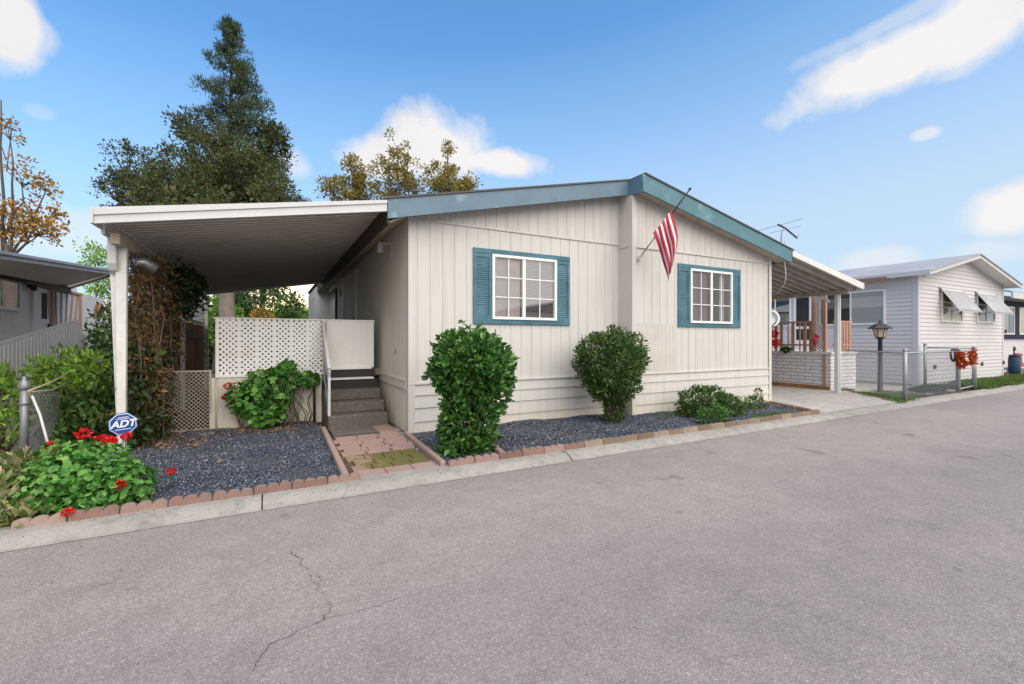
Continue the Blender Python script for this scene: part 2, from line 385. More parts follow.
def np_mesh(name, vs, fs, mat, parent=None):
    me = bpy.data.meshes.new(name); nv = len(vs); nf = len(fs); k = fs.shape[1]
    me.vertices.add(nv); me.vertices.foreach_set('co', vs.astype(np.float32).ravel())
    me.loops.add(nf*k); me.loops.foreach_set('vertex_index', fs.astype(np.int32).ravel())
    me.polygons.add(nf); me.polygons.foreach_set('loop_start', np.arange(0, nf*k, k, dtype=np.int32))
    me.update(calc_edges=True); me.validate()
    me.materials.append(mat); o = bpy.data.objects.new(name, me); col.objects.link(o)
    if parent: o.parent = parent; o.matrix_parent_inverse = Matrix.Translation(-Vector(parent.location))
    return o
def shell_points(c, r, n, inner=.72, squash=None):
    d = rng.normal(size=(n,3)); d /= np.linalg.norm(d, axis=1, keepdims=True)
    rr = inner+(1-inner)*rng.random((n,1))**.6
    return np.array(c)+d*rr*np.array(r), d
def bumpy(d, amp, freq, seed):          # direction dependent radius so outlines are uneven
    a = np.random.default_rng(seed).normal(size=(6,3))*freq; ph = np.random.default_rng(seed+1).random(6)*6.28
    return 1+amp*np.sin(d@a.T+ph).sum(1, keepdims=True)/3
def clumps(centers, rad, per, size, aspect=.55, spread=1., up=.3, six=False, out=None):
    C = np.repeat(np.array(centers), per, 0); n = len(C)
    rad = np.repeat(np.broadcast_to(rad, (len(centers),)), per).reshape(-1,1)
    g = rng.normal(size=(n,3)); g /= np.linalg.norm(g, axis=1, keepdims=True)
    g *= rng.random((n,1))**.45
    P = C+g*rad*spread; D = g+rng.normal(size=(n,3))*.5+np.array([0,0,up])
    L = size*(.6+.8*rng.random(n)); return leaf_arrays(P, D, L, L*aspect, six=six)
def limb(mb, a, b, r0, r1, wig=.08, n=5, segs=6):
    a = Vector(a); b = Vector(b); L = (b-a).length; pts = []; 
    for i in range(n+1):
        t = i/n; o = Vector((random.uniform(-1,1), random.uniform(-1,1), random.uniform(-.5,.5)))*wig*L*math.sin(math.pi*t)*.5
        pts.append(a.lerp(b, t)+o)
    mb.tube(pts, [r0+(r1-r0)*i/n for i in range(n+1)], segs)
    return pts
def tree(name, label, cat, base, trunk_h, r, lobes, ncl, crad, per, lsize, lmat, bmat, group=None, aspect=.5, seed=1, fork=None):
    random.seed(seed); t = thing(name, label, cat, base, group)
    tb = MB(); bx = Vector(base); top = bx+Vector((random.uniform(-.3,.3), random.uniform(-.3,.3), trunk_h))
    limb(tb, bx, top, r, r*.65, .03, 6, 10)
    cs = []; 
    tot = sum(l[3]*l[4]*l[5] for l in lobes)
    bb = MB()
    for li, (cx,cy,cz,rx,ry,rz) in enumerate(lobes):
        k = max(6, int(ncl*(rx*ry*rz)/tot))
        d = rng.normal(size=(k,3)); d /= np.linalg.norm(d, axis=1, keepdims=True)
        rr = (.35+.65*rng.random((k,1))**.5)*bumpy(d, .18, 2.2, seed*7+li)
        pts = np.array([cx,cy,cz])+d*rr*np.array([rx,ry,rz]); cs.append(pts)
        mid = Vector((cx,cy,cz-rz*.3)); limb(bb, top-Vector((0,0,trunk_h*.12)), mid, r*.5, r*.2, .12, 5, 6)
        for p in pts[::max(1, k//18)]: limb(bb, mid, p, r*.17, r*.04, .12, 4, 4)
    cs = np.concatenate(cs); 
    vs, fs = clumps(cs, crad*(.6+.8*rng.random(len(cs))), per, lsize, aspect)
    tb.build('trunk', bmat, t, True); bb.build('branches', bmat, t, True)
    np_mesh('crown', vs, fs, lmat, t)
    return t
SKYMUL = (.52,.89,1.07); HAZE = (2.5,3.0,3.5); GLOW = (16.,10.5,5.0); CLOUD = (3.75,3.65,3.65); EXPO = 1.05; REAR_FILL = (4.2,3.95,3.65)

# ------------------------------------------------------------------ camera, light, sky
cam = bpy.data.cameras.new('camera'); cam.lens = 16; cam.sensor_width = 36; cam.clip_end = 3000
cam.shift_y = -2/1024
co = bpy.data.objects.new('camera', cam); co.location = (0,0,1.45); co.rotation_euler = (R(90),0,R(-28)); col.objects.link(co)
scene.camera = co
SUN_EL, SUN_AZ = R(50), R(172)      # azimuth measured from +Y towards +X
sd = Vector((math.sin(SUN_AZ)*math.cos(SUN_EL), math.cos(SUN_AZ)*math.cos(SUN_EL), math.sin(SUN_EL)))
sun = bpy.data.lights.new('sun', 'SUN'); sun.energy = 2.0; sun.angle = R(85); sun.color = (1,.91,.81)
so = bpy.data.objects.new('sun', sun); so.rotation_euler = (-sd).to_track_quat('-Z', 'Y').to_euler(); so.location = (-10,-20,30); col.objects.link(so)
w = bpy.data.worlds.new('World'); scene.world = w; w.use_nodes = True; nt = w.node_tree
bg = nt.nodes['Background']; bg.inputs[1].default_value = .12
sky = nt.nodes.new('ShaderNodeTexSky'); sky.sky_type = 'NISHITA'; sky.sun_disc = False
sky.sun_elevation = SUN_EL; sky.sun_rotation = SUN_AZ; sky.air_density = 1.0; sky.dust_density = .6; sky.ozone_density = 1.6
tc = nt.nodes.new('ShaderNodeTexCoord'); sep = nt.nodes.new('ShaderNodeSeparateXYZ'); nt.links.new(tc.outputs['Generated'], sep.inputs[0])
az = mth(nt, 'MULTIPLY', mth(nt, 'ARCTAN2', sep.outputs[0], sep.outputs[1]), 57.2958)
el = mth(nt, 'MULTIPLY', mth(nt, 'ARCSINE', sep.outputs[2]), 57.2958)
n1 = mth(nt, 'SUBTRACT', noise(nt, 5, 8, .62, tc.outputs['Generated']), .5)
n2 = mth(nt, 'SUBTRACT', noise(nt, 14, 6, .6, tc.outputs['Generated'], dist=.6), .5)
nn = mth(nt, 'MULTIPLY_ADD', n1, 1.5, mth(nt, 'MULTIPLY', n2, .9))
def pxdir(px, py):
    a = math.atan((px-512)/455.1); return 28+math.degrees(a), math.degrees(math.atan((340-py)/455.1*math.cos(a)))
# azimuth, elevation, radii (deg), roll, softness, opacity: measured directions of the clouds
CL = [((4,20),(44,40),0,.95),((36,34),(22,18),0,.5),((438,150),(56,34),-3,1.4),((500,163),(52,13),-4,1.2),((390,158),(46,20),6,1.1),((288,163),(24,14),0,.55),
      ((900,58),(122,30),14,1.),((962,28),(90,38),12,1.),((842,85),(16,8),15,.8),((925,134),(19,7),0,.6),((958,72),(26,6),10,.4),
      ((1010,212),(58,30),5,1.),((880,262),(46,16),0,.55),((985,252),(60,16),0,.4),((930,4),(130,10),8,.4),((38,112),(18,7),0,.2),
      ((-260,120),(160,60),0,.9),((1500,120),(180,50),0,.9),((60,232),(80,26),0,.45)]
# added warm fill over the unseen sky behind the camera, brightens the facade
rear_fill = mth(nt, 'MULTIPLY_ADD', mth(nt, 'ADD', sep.outputs[1], mth(nt, 'MULTIPLY', n1, .5)), -1.1, .12, clamp=True)
rear_fill = mth(nt, 'MINIMUM', rear_fill, .85)
acc = None
for (cx,cy),(rx,ry),roll,op in CL:
    if cx < 0 or cx > 1100: a0, e0 = (28-70, 20) if cx < 0 else (28+75, 22)
    else: a0, e0 = pxdir(cx, cy)
    k = math.cos(math.radians(a0-28)); kk = max(.35, k)
    sx = math.degrees(rx/455.1)*kk*kk; sy = math.degrees(ry/455.1)*kk
    dx = mth(nt, 'SUBTRACT', az, a0); dy = mth(nt, 'SUBTRACT', el, e0)
    c_, s_ = math.cos(R(roll)), math.sin(R(roll))
    u = mth(nt, 'DIVIDE', mth(nt, 'ADD', mth(nt, 'MULTIPLY', dx, c_), mth(nt, 'MULTIPLY', dy, s_)), sx)
    v = mth(nt, 'DIVIDE', mth(nt, 'SUBTRACT', mth(nt, 'MULTIPLY', dy, c_), mth(nt, 'MULTIPLY', dx, s_)), sy)
    d = mth(nt, 'SQRT', mth(nt, 'ADD', mth(nt, 'MULTIPLY', u, u), mth(nt, 'MULTIPLY', v, v)))
    val = mth(nt, 'SUBTRACT', 1.0, d)
    val = mth(nt, 'MULTIPLY', mth(nt, 'MULTIPLY_ADD', mth(nt, 'ADD', val, nn), 1.9, 0.30, clamp=True), min(1, op))
    acc = val if acc is None else mth(nt, 'MAXIMUM', acc, val)
acc = mth(nt, 'SMOOTH_MIN', acc, 1.0, .1)
skyc = mix(nt, 1.0, sky.outputs[0], SKYMUL, 'MULTIPLY')
# pale evening haze low over the horizon
hz = ramp(nt, mth(nt, 'DIVIDE', mth(nt, 'MULTIPLY_ADD', mth(nt, 'SUBTRACT', 35.0, az), .09, el), 45.0), [(0, (.92,.92,.92)), (.25, (.78,.78,.78)), (.5, (.34,.34,.34)), (.75, (.03,.03,.03)), (1, (0,0,0))])
skyc = mix(nt, hz, skyc, HAZE)
glow = mth(nt, 'SUBTRACT', 1.0, mth(nt, 'DIVIDE', mth(nt, 'ABSOLUTE', mth(nt, 'SUBTRACT', az, 2.0)), 13.0), clamp=True)
glow = mth(nt, 'MULTIPLY', glow, mth(nt, 'SUBTRACT', 1.0, mth(nt, 'DIVIDE', mth(nt, 'ABSOLUTE', el), 11.0), clamp=True))
skyc = mix(nt, mth(nt, 'MULTIPLY', glow, .9), skyc, GLOW)
skyc = mix(nt, rear_fill, skyc, REAR_FILL)
cc = mix(nt, ramp(nt, n1, [(.0, (0,0,0)), (.25, (1,1,1))]), CLOUD, tuple(x*.9 for x in CLOUD))
skyc = mix(nt, acc, skyc, cc)
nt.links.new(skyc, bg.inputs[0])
scene.view_settings.view_transform = 'Standard'; scene.view_settings.look = 'None'
scene.view_settings.exposure = EXPO; scene.view_settings.gamma = 1
scene.render.engine = 'CYCLES'
scene.render.resolution_x = 1024; scene.render.resolution_y = 684
scene.cycles.max_bounces = 8; scene.cycles.transparent_max_bounces = 16

# ------------------------------------------------------------------ setting
def ye(x): return 4.40+.018*x
def sheet(name, poly, z, mat, kind='structure', jig=0):
    mb = MB(); mb.add([(x,y,z) for x,y in poly], [tuple(range(len(poly)))])
    o = mb.build(name, mat); o['kind'] = kind; return o
sheet('ground', [(-600,-600),(600,-600),(600,600),(-600,600)], -.05, M['soil'])
sheet('road', [(-80,-9),(80,-9),(80,ye(80)+.02),(-80,ye(-80)+.02)], 0, M['asphalt'])
# kerb: a low rolled concrete strip with joints
mb = MB(); xs = [-80,-20,-7,-3.4,-.06,3.2,6.4,9.3,9.9,12.4,13.0,16,19,22,30,80]
for a, b in zip(xs[:-1], xs[1:]):
    low = 9.3 < (a+b)/2 < 13.0
    g = .006
    pr = [(0,.004),(.03,.012),(.10,.055),(.16,.072),(.33,.075)] if not low else [(0,.004),(.05,.012),(.14,.02),(.22,.035),(.36,.05)]
    n = max(1, int((b-a)/.25)) if b-a < 20 else 1
    lowf = lambda x: min(1, max(0, (x-8.9)/.7))*min(1, max(0, (13.2-x)/.6))
    hi_ = [(0,.004),(.03,.012),(.10,.055),(.16,.072),(.34,.075)]; lo_ = [(0,.004),(.04,.010),(.12,.02),(.20,.033),(.34,.052)]
    prx = lambda x: [(d0*(1-lowf(x))+d1*lowf(x), z0*(1-lowf(x))+z1*lowf(x)) for (d0,z0),(d1,z1) in zip(hi_, lo_)]
    for i in range(n):
        x0 = a+g+(b-a-2*g)*i/n; x1 = a+g+(b-a-2*g)*(i+1)/n
        P = [(x0, ye(x0)+d, z) for d, z in prx(x0)]+[(x1, ye(x1)+d, z) for d, z in prx(x1)]; k = 5
        mb.add(P, [(j, j+k, j+k+1, j+1) for j in range(k-1)])
    mb.add([(a,ye(a)+.0,-.04),(b,ye(b),-.04),(b,ye(b)+.33,.035),(a,ye(a)+.33,.035)], [(0,1,2,3)])
o = mb.build('kerb', M['concrete']); o['kind'] = 'structure'
sheet('yard', [(-80,ye(-80)+.28),(80,ye(80)+.28),(80,70),(-80,70)], .035, M['soil'])
sheet('driveway', [(9.2,ye(9.2)+.3),(12.7,ye(12.7)+.3),(14.05,6.8),(13.72,7.2),(13.72,24),(9.6,24),(9.6,6.1)], .055, M['drive'])
sheet('left_drive', [(-9,ye(-9)+.3),(-2.35,ye(-2.4)+.3),(-2.7,9),(-2.7,20),(-9,20)], .042, M['drive'])
sheet('side_path', [(13.6,5.25),(17.1,5.35),(17.1,14),(14.4,7.4)], .048, M['drive'])
sheet('path', [(.70,ye(.7)+.26),(1.66,ye(1.6)+.26),(1.66,8.0),(.70,8.0)], .045, M['soil'])
# cracks in the asphalt
def crack(pts, wd, seed):
    random.seed(seed); mb = MB(); P = []
    for (x0,y0),(x1,y1) in zip(pts[:-1], pts[1:]):
        n = max(3, int(math.hypot(x1-x0,y1-y0)/.03))
        for i in range(n):
            t = i/n; P.append((x0+(x1-x0)*t+random.gauss(0,.008), y0+(y1-y0)*t+random.gauss(0,.008)))
    for i in range(len(P)-1):
        a = Vector((*P[i],0)); b = Vector((*P[i+1],0)); d = (b-a)
        if d.length < 1e-4: continue
        if math.sin(i*.37+seed)+math.sin(i*.11+seed*2) < -.45: continue
        nrm = Vector((-d.y,d.x,0)).normalized(); w0 = wd*random.uniform(.2,1)*(.6+.4*math.sin(i*.2)); 
        mb.add([(*(a+nrm*w0)[:2],.003),(*(b+nrm*w0)[:2],.003),(*(b-nrm*w0)[:2],.003),(*(a-nrm*w0)[:2],.003)], [(0,3,2,1)])
    o = mb.build('road_crack', M['crack']); o['kind'] = 'structure'
M['crack'] = simple('crack_dirt', (.125,.11,.10), .95, .2, bstr=0)
CR = [[(245,684),(262,655),(280,640),(300,632),(322,620),(330,605),(318,590),(308,572),(300,560),(285,545),(292,528)],
      [(322,620),(370,608),(430,588),(500,574)],[(318,590),(322,575),(312,565)],[(130,590),(150,582)],[(290,520),(300,505)],[(60,600),(130,575)]]
def gp(px, py, z=0):
    a = (px-512)/455.1; b = (340-py)/455.1; c_, s_ = math.cos(R(28)), math.sin(R(28)); k = (z-1.45)/b
    return (k*(a*c_+s_), k*(-a*s_+c_))
CRW = [[(0.1009,1.9161),(0.189,2.0823),(0.25,2.2)]]
for i, c in enumerate(CR): crack([gp(*p) for p in c], [.0036,.002,.002,.0025,.002,.002][i], 31+i)

# gravel
def inpoly(x, y, poly):
    r = np.zeros(len(x), bool); n = len(poly)
    for i in range(n):
        x0,y0 = poly[i]; x1,y1 = poly[(i+1)%n]
        c = ((y0 > y) != (y1 > y)); xi = (x1-x0)*(y-y0)/((y1-y0) if y1 != y0 else 1e-9)+x0
        r ^= c & (x < xi)
    return r
OCT = np.array([[1,0,0],[-1,0,0],[0,1,0],[0,-1,0],[0,0,1],[0,0,-1]], float)
OF = np.array([[0,2,4],[2,1,4],[1,3,4],[3,0,4],[2,0,5],[1,2,5],[3,1,5],[0,3,5]])
def stones(name, poly, n, z, s0, s1, mat, label=None):
    xs = [p[0] for p in poly]; ys = [p[1] for p in poly]
    x = rng.uniform(min(xs), max(xs), n); y = rng.uniform(min(ys), max(ys), n); k = inpoly(x, y, poly); x = x[k]; y = y[k]; n = len(x)
    A = rng.normal(size=(n,3,3)); Q, _ = np.linalg.qr(A); S = rng.uniform(s0, s1, (n,1,1))*rng.uniform(.5,1.1,(n,1,3))
    V = (OCT[None]*S)@Q; wav = .012*np.sin(x*5+y*3)+.01*np.sin(y*7-x*2)
    V += np.stack([x, y, z+wav+rng.uniform(-.006,.010,n)], 1)[:,None,:]
    F = (np.arange(n)[:,None,None]*6+OF[None]).reshape(-1,3)
    o = np_mesh(name, V.reshape(-1,3), F, mat); o['kind'] = 'stuff'
    if label: tag(o, label, 'gravel')
    return o
GL = [(-1.75,ye(-1.7)+.3),(.66,ye(.66)+.3),(.70,8.38),(-1.6,8.38)]
GR = [(1.70,ye(1.7)+.3),(9.15,ye(9.1)+.34),(9.5,5.6),(9.9,6.33),(5.93,6.36),(5.9,6.74),(1.86,6.74)]
sheet('gravel_bed', GL, .052, M['gravel_base']); sheet('gravel_bed', GR, .052, M['gravel_base'])
stones('gravel', GL, 60000, .062, .008, .016, M['gravel'], 'blue grey crushed slate gravel in the bed left of the steps')
stones('gravel', GR, 62000, .062, .009, .018, M['gravel'], 'dark blue grey slate gravel in the narrow bed below the house front')
stones('debris', [(-2,4.4),(9,4.55),(9,4.75),(-2,4.62)], 500, .07, .003, .007, M['soil'], 'specks of soil and grit scattered along the kerb')
stones('debris', [(-1,1.0),(9,1.0),(14,4.3),(-1.5,4.3)], 260, .003, .003, .007, M['leaf_dry'], 'tiny bits of leaf and grit scattered over the road')

# pavers of the walk
mb = MB(); random.seed(3); m2 = MB()
for i in range(3):
    x0 = .80+i*.285; mb.box((x0,ye(x0)+.28,.03),(x0+.275,ye(x0)+.58,.072))
for j in range(3):
    for i in range(4):
        x0 = .78+i*.215+(.06 if j%2 else 0); y0 = 5.02+j*.235
        m2.box((x0,y0,.03),(x0+.205,y0+.225,.062+random.uniform(0,.006)))
for j in range(6):
    for i in range(3):
        x0 = .76+i*.30+(.05 if j%2 else 0)+random.uniform(-.005,.005); y0 = 5.75+j*.195
        mb.box((x0,y0,.03),(x0+.285,y0+.18,.062+random.uniform(0,.012)))
for j in range(3): mb.box((1.45,6.92+j*.3,.03),(1.72,7.21+j*.3,.07))
o = mb.build('walkway', M['paver'], bevel=.006); o['kind'] = 'structure'
o = m2.build('walkway', M['mossy'], bevel=.006); o['kind'] = 'structure'
tag(stones('pebbles', [(1.62,4.9),(1.72,4.9),(1.80,7.4),(1.68,7.4)], 700, .05, .008, .018, M['drive']), 'pale pebbles in the gap beside the house corner', 'pebbles')

# scalloped edging
mb = MB(); poly = []
for k in range(3):
    for j in range(9):
        t = math.pi*(1-j/8); poly.append((k*.1+.05+math.cos(t)*.0485, 0, .052+math.sin(t)*.030))
poly = [(0,0,0)]+poly+[(.3,0,0)]
mb.prism([(x-.15,-.026,z) for x,_,z in poly], (0,.052,0))
def edging(px, py, rz, mat, label, group, src=[None,None]):
    k = 0 if mat == 'terra' else 1
    if src[k] is None: src[k] = mb.build('edging_stone', M[mat], bevel=.006); o = src[k]
    else: o = src[k].copy(); col.objects.link(o)
    o.location = (px, py, .066); o.rotation_euler = (random.gauss(0,.06), random.gauss(0,.022), rz); o.location.z += random.gauss(0,.004)
    return tag(o, label, 'edging stone', group)
x = -1.66; i = 0
while x < .62:
    edging(x+.15, ye(x+.15)+.27, .018+random.gauss(0,.02), 'terra', 'scalloped terracotta edging stone in the row before the left gravel bed', 'edging stones before the left gravel bed'); x += .307
x = 1.72
while x < 8.95:
    edging(x+.15, ye(x+.15)+.27, .018+random.gauss(0,.02), 'terra' if x < 3.4 else 'terra_moss',
        'scalloped terracotta edging stone in the row before the bed, left of the rounder hedge' if x < 3.4 else 'moss stained edging stone in the long row before the house bed',
        'edging stones by the trimmed bushes' if x < 3.4 else 'mossy edging stones before the house bed'); x += .307
def ebar(p, q, label, n=1):
    b = MB(); b.bar((*p,.085),(*q,.085),.07,.09); o = b.build('edging_bar', M['terra'], bevel=.02); tag(o, label, 'edging')
ebar((.66,4.72),(.72,7.5), 'long straight terracotta edging bar on the left side of the paver walk')
ebar((1.67,4.74),(1.74,6.55), 'straight terracotta edging bar on the right side of the paver walk')
ebar((2.42,4.78),(2.50,5.15), 'short terracotta edging bar jutting into the bed beside the tall bush')
ebar((9.16,5.0),(9.62,6.1), 'reddish edging bar closing the right end of the house bed')
# wall-side soil strip leaves
def scatter_leaves(name, poly, n, z, L, mat, label):
    xs = [p[0] for p in poly]; ys = [p[1] for p in poly]
    x = rng.uniform(min(xs), max(xs), n); y = rng.uniform(min(ys), max(ys), n); k = inpoly(x, y, poly); x = x[k]; y = y[k]
    P = np.stack([x, y, np.full(len(x), z)+rng.uniform(0,.012,len(x))], 1); D = rng.normal(size=P.shape); D[:,2] *= .25
    l = L*(.5+rng.random(len(x))); vs, fs = leaf_arrays(P, D, l, l*.5)
    o = np_mesh(name, vs, fs, mat); tag(o, label, 'fallen leaves', kind='stuff')
scatter_leaves('fallen_leaves', [(-.8,7.6),(.7,7.7),(.7,8.4),(-.9,8.4)], 450, .075, .045, M['leaf_dry'], 'dry brown leaves lying on the gravel under the geranium')
scatter_leaves('fallen_leaves', [(-1.7,6.5),(-.7,7.2),(-.9,8.4),(-1.7,8.4)], 600, .075, .045, M['leaf_dry'], 'dry brown leaves lying below the lattice gate and the vine')
scatter_leaves('fallen_leaves', [(-1.6,4.75),(9,4.9),(9,6.2),(1.9,6.6),(.6,8.2),(-1.6,8.2)], 260, .075, .045, M['leaf_dry'], 'single dry leaves scattered over the gravel beds')
scatter_leaves('fallen_leaves', [(8.9,5.0),(9.3,5.0),(9.8,6.3),(9.4,6.3)], 350, .08, .05, M['leaf_dry'], 'reddish dry leaves lying at the right end of the house bed')

# ------------------------------------------------------------------ main house
def gwall(mb, P0, U, Lr, z0, zt, grooves, N, openings=(), gd=.009, gw=.006, mi=0, jamb=.07):
    ux, uy = U; nx, ny = N
    brk = {0.0:0, Lr:0}
    for s in grooves:
        if s < .02 or s > Lr-.02 or any(abs(s-e) < .015 for o in openings for e in o[:2]): continue
        brk[s-gw] = 0; brk[s-gw*.4] = gd; brk[s+gw*.4] = gd; brk[s+gw] = 0
    for o in openings: brk[o[0]] = 0; brk[o[1]] = 0
    S = sorted(brk)
    pt = lambda s, z, dd=0: (P0[0]+ux*s-nx*(brk.get(s,0)+dd), P0[1]+uy*s-ny*(brk.get(s,0)+dd), z)
    for a, b in zip(S[:-1], S[1:]):
        iv = [(z0, None)]
        for o in openings:
            if a >= o[0]-1e-6 and b <= o[1]+1e-6: iv = [(z0, o[2]), (o[3], None)]
        for lo, hi in iv:
            mb.add([pt(a,lo),pt(b,lo),pt(b,hi if hi else zt(b)),pt(a,hi if hi else zt(a))], [(0,1,2,3)], mi)
    for o in openings:
        for (sa,za),(sb,zb) in (((o[0],o[2]),(o[1],o[2])),((o[0],o[3]),(o[1],o[3])),((o[0],o[2]),(o[0],o[3])),((o[1],o[2]),(o[1],o[3]))):
            mb.add([pt(sa,za),pt(sb,zb),pt(sb,zb,jamb),pt(sa,za,jamb)], [(0,1,2,3)], mi)
def lap(mb, x0, x1, y, zs, sgn=-1, proud=.022, axis='x'):
    for a, b in zip(zs[:-1], zs[1:]):
        prof = [(0, a), (sgn*proud, a), (sgn*.006, b), (0, b)]
        if axis == 'x': mb.prism([(x0, y+d, z) for d, z in prof], (x1-x0, 0, 0))
        else: mb.prism([(y+d, x0, z) for d, z in prof], (0, x1-x0, 0))
XL, XR, XM, YL, YR = 1.84, 10.03, 5.90, 6.76, 6.38
def rl(x): return 3.45+(x-1.46)*.2215 if x < 5.93 else 4.44-(x-5.93)*.2145
house = thing('manufactured_home', 'cream double wide manufactured home with blue fascia and teal trimmed windows', 'house', (5.9,6.4,0))
zt = lambda x: rl(x)-.125
W1 = (3.22, 4.46, 1.80, 2.85); W2 = (7.42, 8.67, 1.80, 2.87)
mb = MB()
g1 = [.20*i+.13 for i in range(22)]; g1 = [g for g in g1 if not int(g*5)%3 == 5]
gwall(mb, (XL,YL), (1,0), XM-XL, .80, lambda s: 3.27, g1, (0,-1), [(W1[0]-XL, W1[1]-XL, W1[2], W1[3])])
gwall(mb, (XL,YL-.008), (1,0), XM-XL, 3.29, lambda s: zt(XL+s), [.2*i+.06 for i in range(22)], (0,-1))
mb.box((XL,YL-.02,3.262),(XM,YL-.003,3.292))
mb.build('front_wall', M['siding'], house)
mb = MB()
gwall(mb, (XM,YR), (1,0), XR-XM, .80, lambda s: 3.18, [.2*i+.10 for i in range(22)], (0,-1), [(W2[0]-XM, W2[1]-XM, W2[2], W2[3])])
gwall(mb, (XM,YR-.008), (1,0), XR-XM, 3.20, lambda s: zt(XM+s+.03), [.2*i+.16 for i in range(22)], (0,-1))
mb.box((XM,YR-.022,3.165),(XR,YR-.003,3.20))
gwall(mb, (XM,YL), (0,-1), YL-YR, 0.0, lambda s: 4.25, [.19], (-1,0))
mb.box((XM-.012,YR+.002,3.19),(XM-.002,YL-.02,3.22))
mb.box((XR-.02,YR,.0),(XR,21,3.35))
mb.build('front_wall', M['siding_right'], house)
mb = MB(); 
gwall(mb, (XL,YL), (0,1), 14.2, 0, lambda s: 3.42, [.2*i+.1 for i in range(72)], (-1,0))
mb.box((XL-.02,YL+.1,.69),(XL-.004,9.4,.84)); mb.box((XL-.03,YL+.1,.82),(XL-.004,9.4,.845))
mb.box((XL,20.9,0),(XR,21,3.4))
mb.build('side_wall', M['siding_side'], house)
mb = MB(); mb.box((1.42,17.2,0),(1.83,20.9,3.3)); ad = mb.build('bump_out', M['siding'], house)
mb = MB(); mb.box((1.405,17.9,1.9),(1.415,19.6,3.0)); mb.build('window', M['blind'], house, bevel=0)
# skirting, corner boards
mb = MB(); lap(mb, XL+.085, XM, YL, [0,.21,.42,.61,.775]); mb.box((XL,YL-.03,.775),(XM,YL-.002,.80))
mb.build('skirting', M['siding'], house)
mb = MB(); lap(mb, XM+.005, XR-.07, YR, [0.03,.24,.45,.65,.80]); mb.box((XM,YR-.03,.803),(XR,YR-.002,.825)); mb.build('skirting', M['siding_right'], house)
mb = MB(); mb.prism([(XL-.014,YL-.026,0),(XL+.085,YL-.026,0),(XL+.085,YL-.009,0),(XL-.002,YL-.009,0),(XL-.002,YL+.09,0),(XL-.014,YL+.09,0)], (0,0,3.40)); mb.build('corner_trim', M['siding'], house, bevel=.003)
mb = MB(); mb.prism([(XM-.016,YR-.028,0),(XM+.08,YR-.028,0),(XM+.08,YR-.012,0),(XM-.004,YR-.012,0),(XM-.004,YR+.06,0),(XM-.016,YR+.06,0)], (0,0,4.12)); mb.build('corner_trim', M['siding_right'], house, bevel=.003)
mb = MB(); mb.prism([(XR-.07,YR-.032,0),(XR+.016,YR-.032,0),(XR+.016,YR+.08,0),(XR+.003,YR+.08,0),(XR+.003,YR-.012,0),(XR-.07,YR-.012,0)], (0,0,3.3))
mb.build('corner_trim', M['siding_right'], house, bevel=.003)
mb = MB()   # old primer patch: scraped area around the inner corner
gwall(mb, (XM+.085,YR-.004), (1,0), 1.05, .826, lambda s: 1.76, [.1*i+.07 for i in range(10)], (0,-1)); gwall(mb, (XM-.003,YL-.01), (0,-1), .30, .1, lambda s: 1.78, [.1,.2], (-1,0))
mb.build('wall_patch', M['patch'], house)
# roof
def slab(poly, y0, y1): 
    m = MB(); m.prism([(x,y0,z) for x,z in poly], (0,y1-y0,0)); return m
for x0, x1, y0 in ((1.40,5.93,6.44),(5.93,10.42,6.06)):
    slab([(x0,rl(x0)+.012),(x1,rl(x1)+.012 if x1 < 6 else rl(x1)+.012),(x1,rl(x1)-.015),(x0,rl(x0)-.015)] if True else 0, y0, 21.3).build('roof', M['roofing'], house)
slab([(1.50,rl(1.50)-.10),(5.90,rl(5.90)-.10),(5.90,rl(5.90)-.122),(1.50,rl(1.50)-.122)], 6.50, 21.2).build('soffit', M['soffit'], house)
slab([(5.96,rl(5.96)-.27),(10.32,rl(10.32)-.27),(10.32,rl(10.32)-.285),(5.96,rl(5.96)-.285)], 6.12, 6.40).build('soffit', M['soffit'], house)
slab([(5.96,rl(5.96)-.13),(10.32,rl(10.32)-.13),(10.32,rl(10.32)-.152),(5.96,rl(5.96)-.152)], 6.12, 21.2).build('soffit', M['soffit'], house)
slab([(1.46,rl(1.46)-.02),(5.885,rl(5.885)-.02),(5.885,rl(5.885)-.28),(1.46,rl(1.46)-.29)], 6.46, 6.498).build('fascia', M['fascia'], house)
mb = MB(); mb.prism([(5.888,6.462,4.40),(5.888,6.462,4.14),(5.888,6.118,4.10),(5.888,6.118,4.41)], (.04,0,0)); mb.build('fascia', M['fascia'], house)
slab([(5.888,rl(5.93)-.02),(5.93,rl(5.93)-.018),(10.36,rl(10.36)-.02),(10.36,rl(10.36)-.30),(5.93,rl(5.93)-.33),(5.888,rl(5.93)-.33)], 6.08, 6.118).build('fascia', M['fascia_teal'], house)
mb = MB(); mb.box((1.455,6.50,3.10),(1.495,21,3.42)); mb.build('eave_board', M['dark'], house)  # dark brown board along the left eave
mb = MB(); mb.box((10.33,6.12,3.2),(10.36,21,3.46)); mb.build('eave_board', M['fascia_teal'], house)
mb = MB(); mb.prism([(1.5,6.51,3.12),(1.5,21,3.12),(1.83,21,3.30),(1.83,6.51,3.30)], (0,0,.015)); mb.build('eave_soffit', M['soffit'], house)
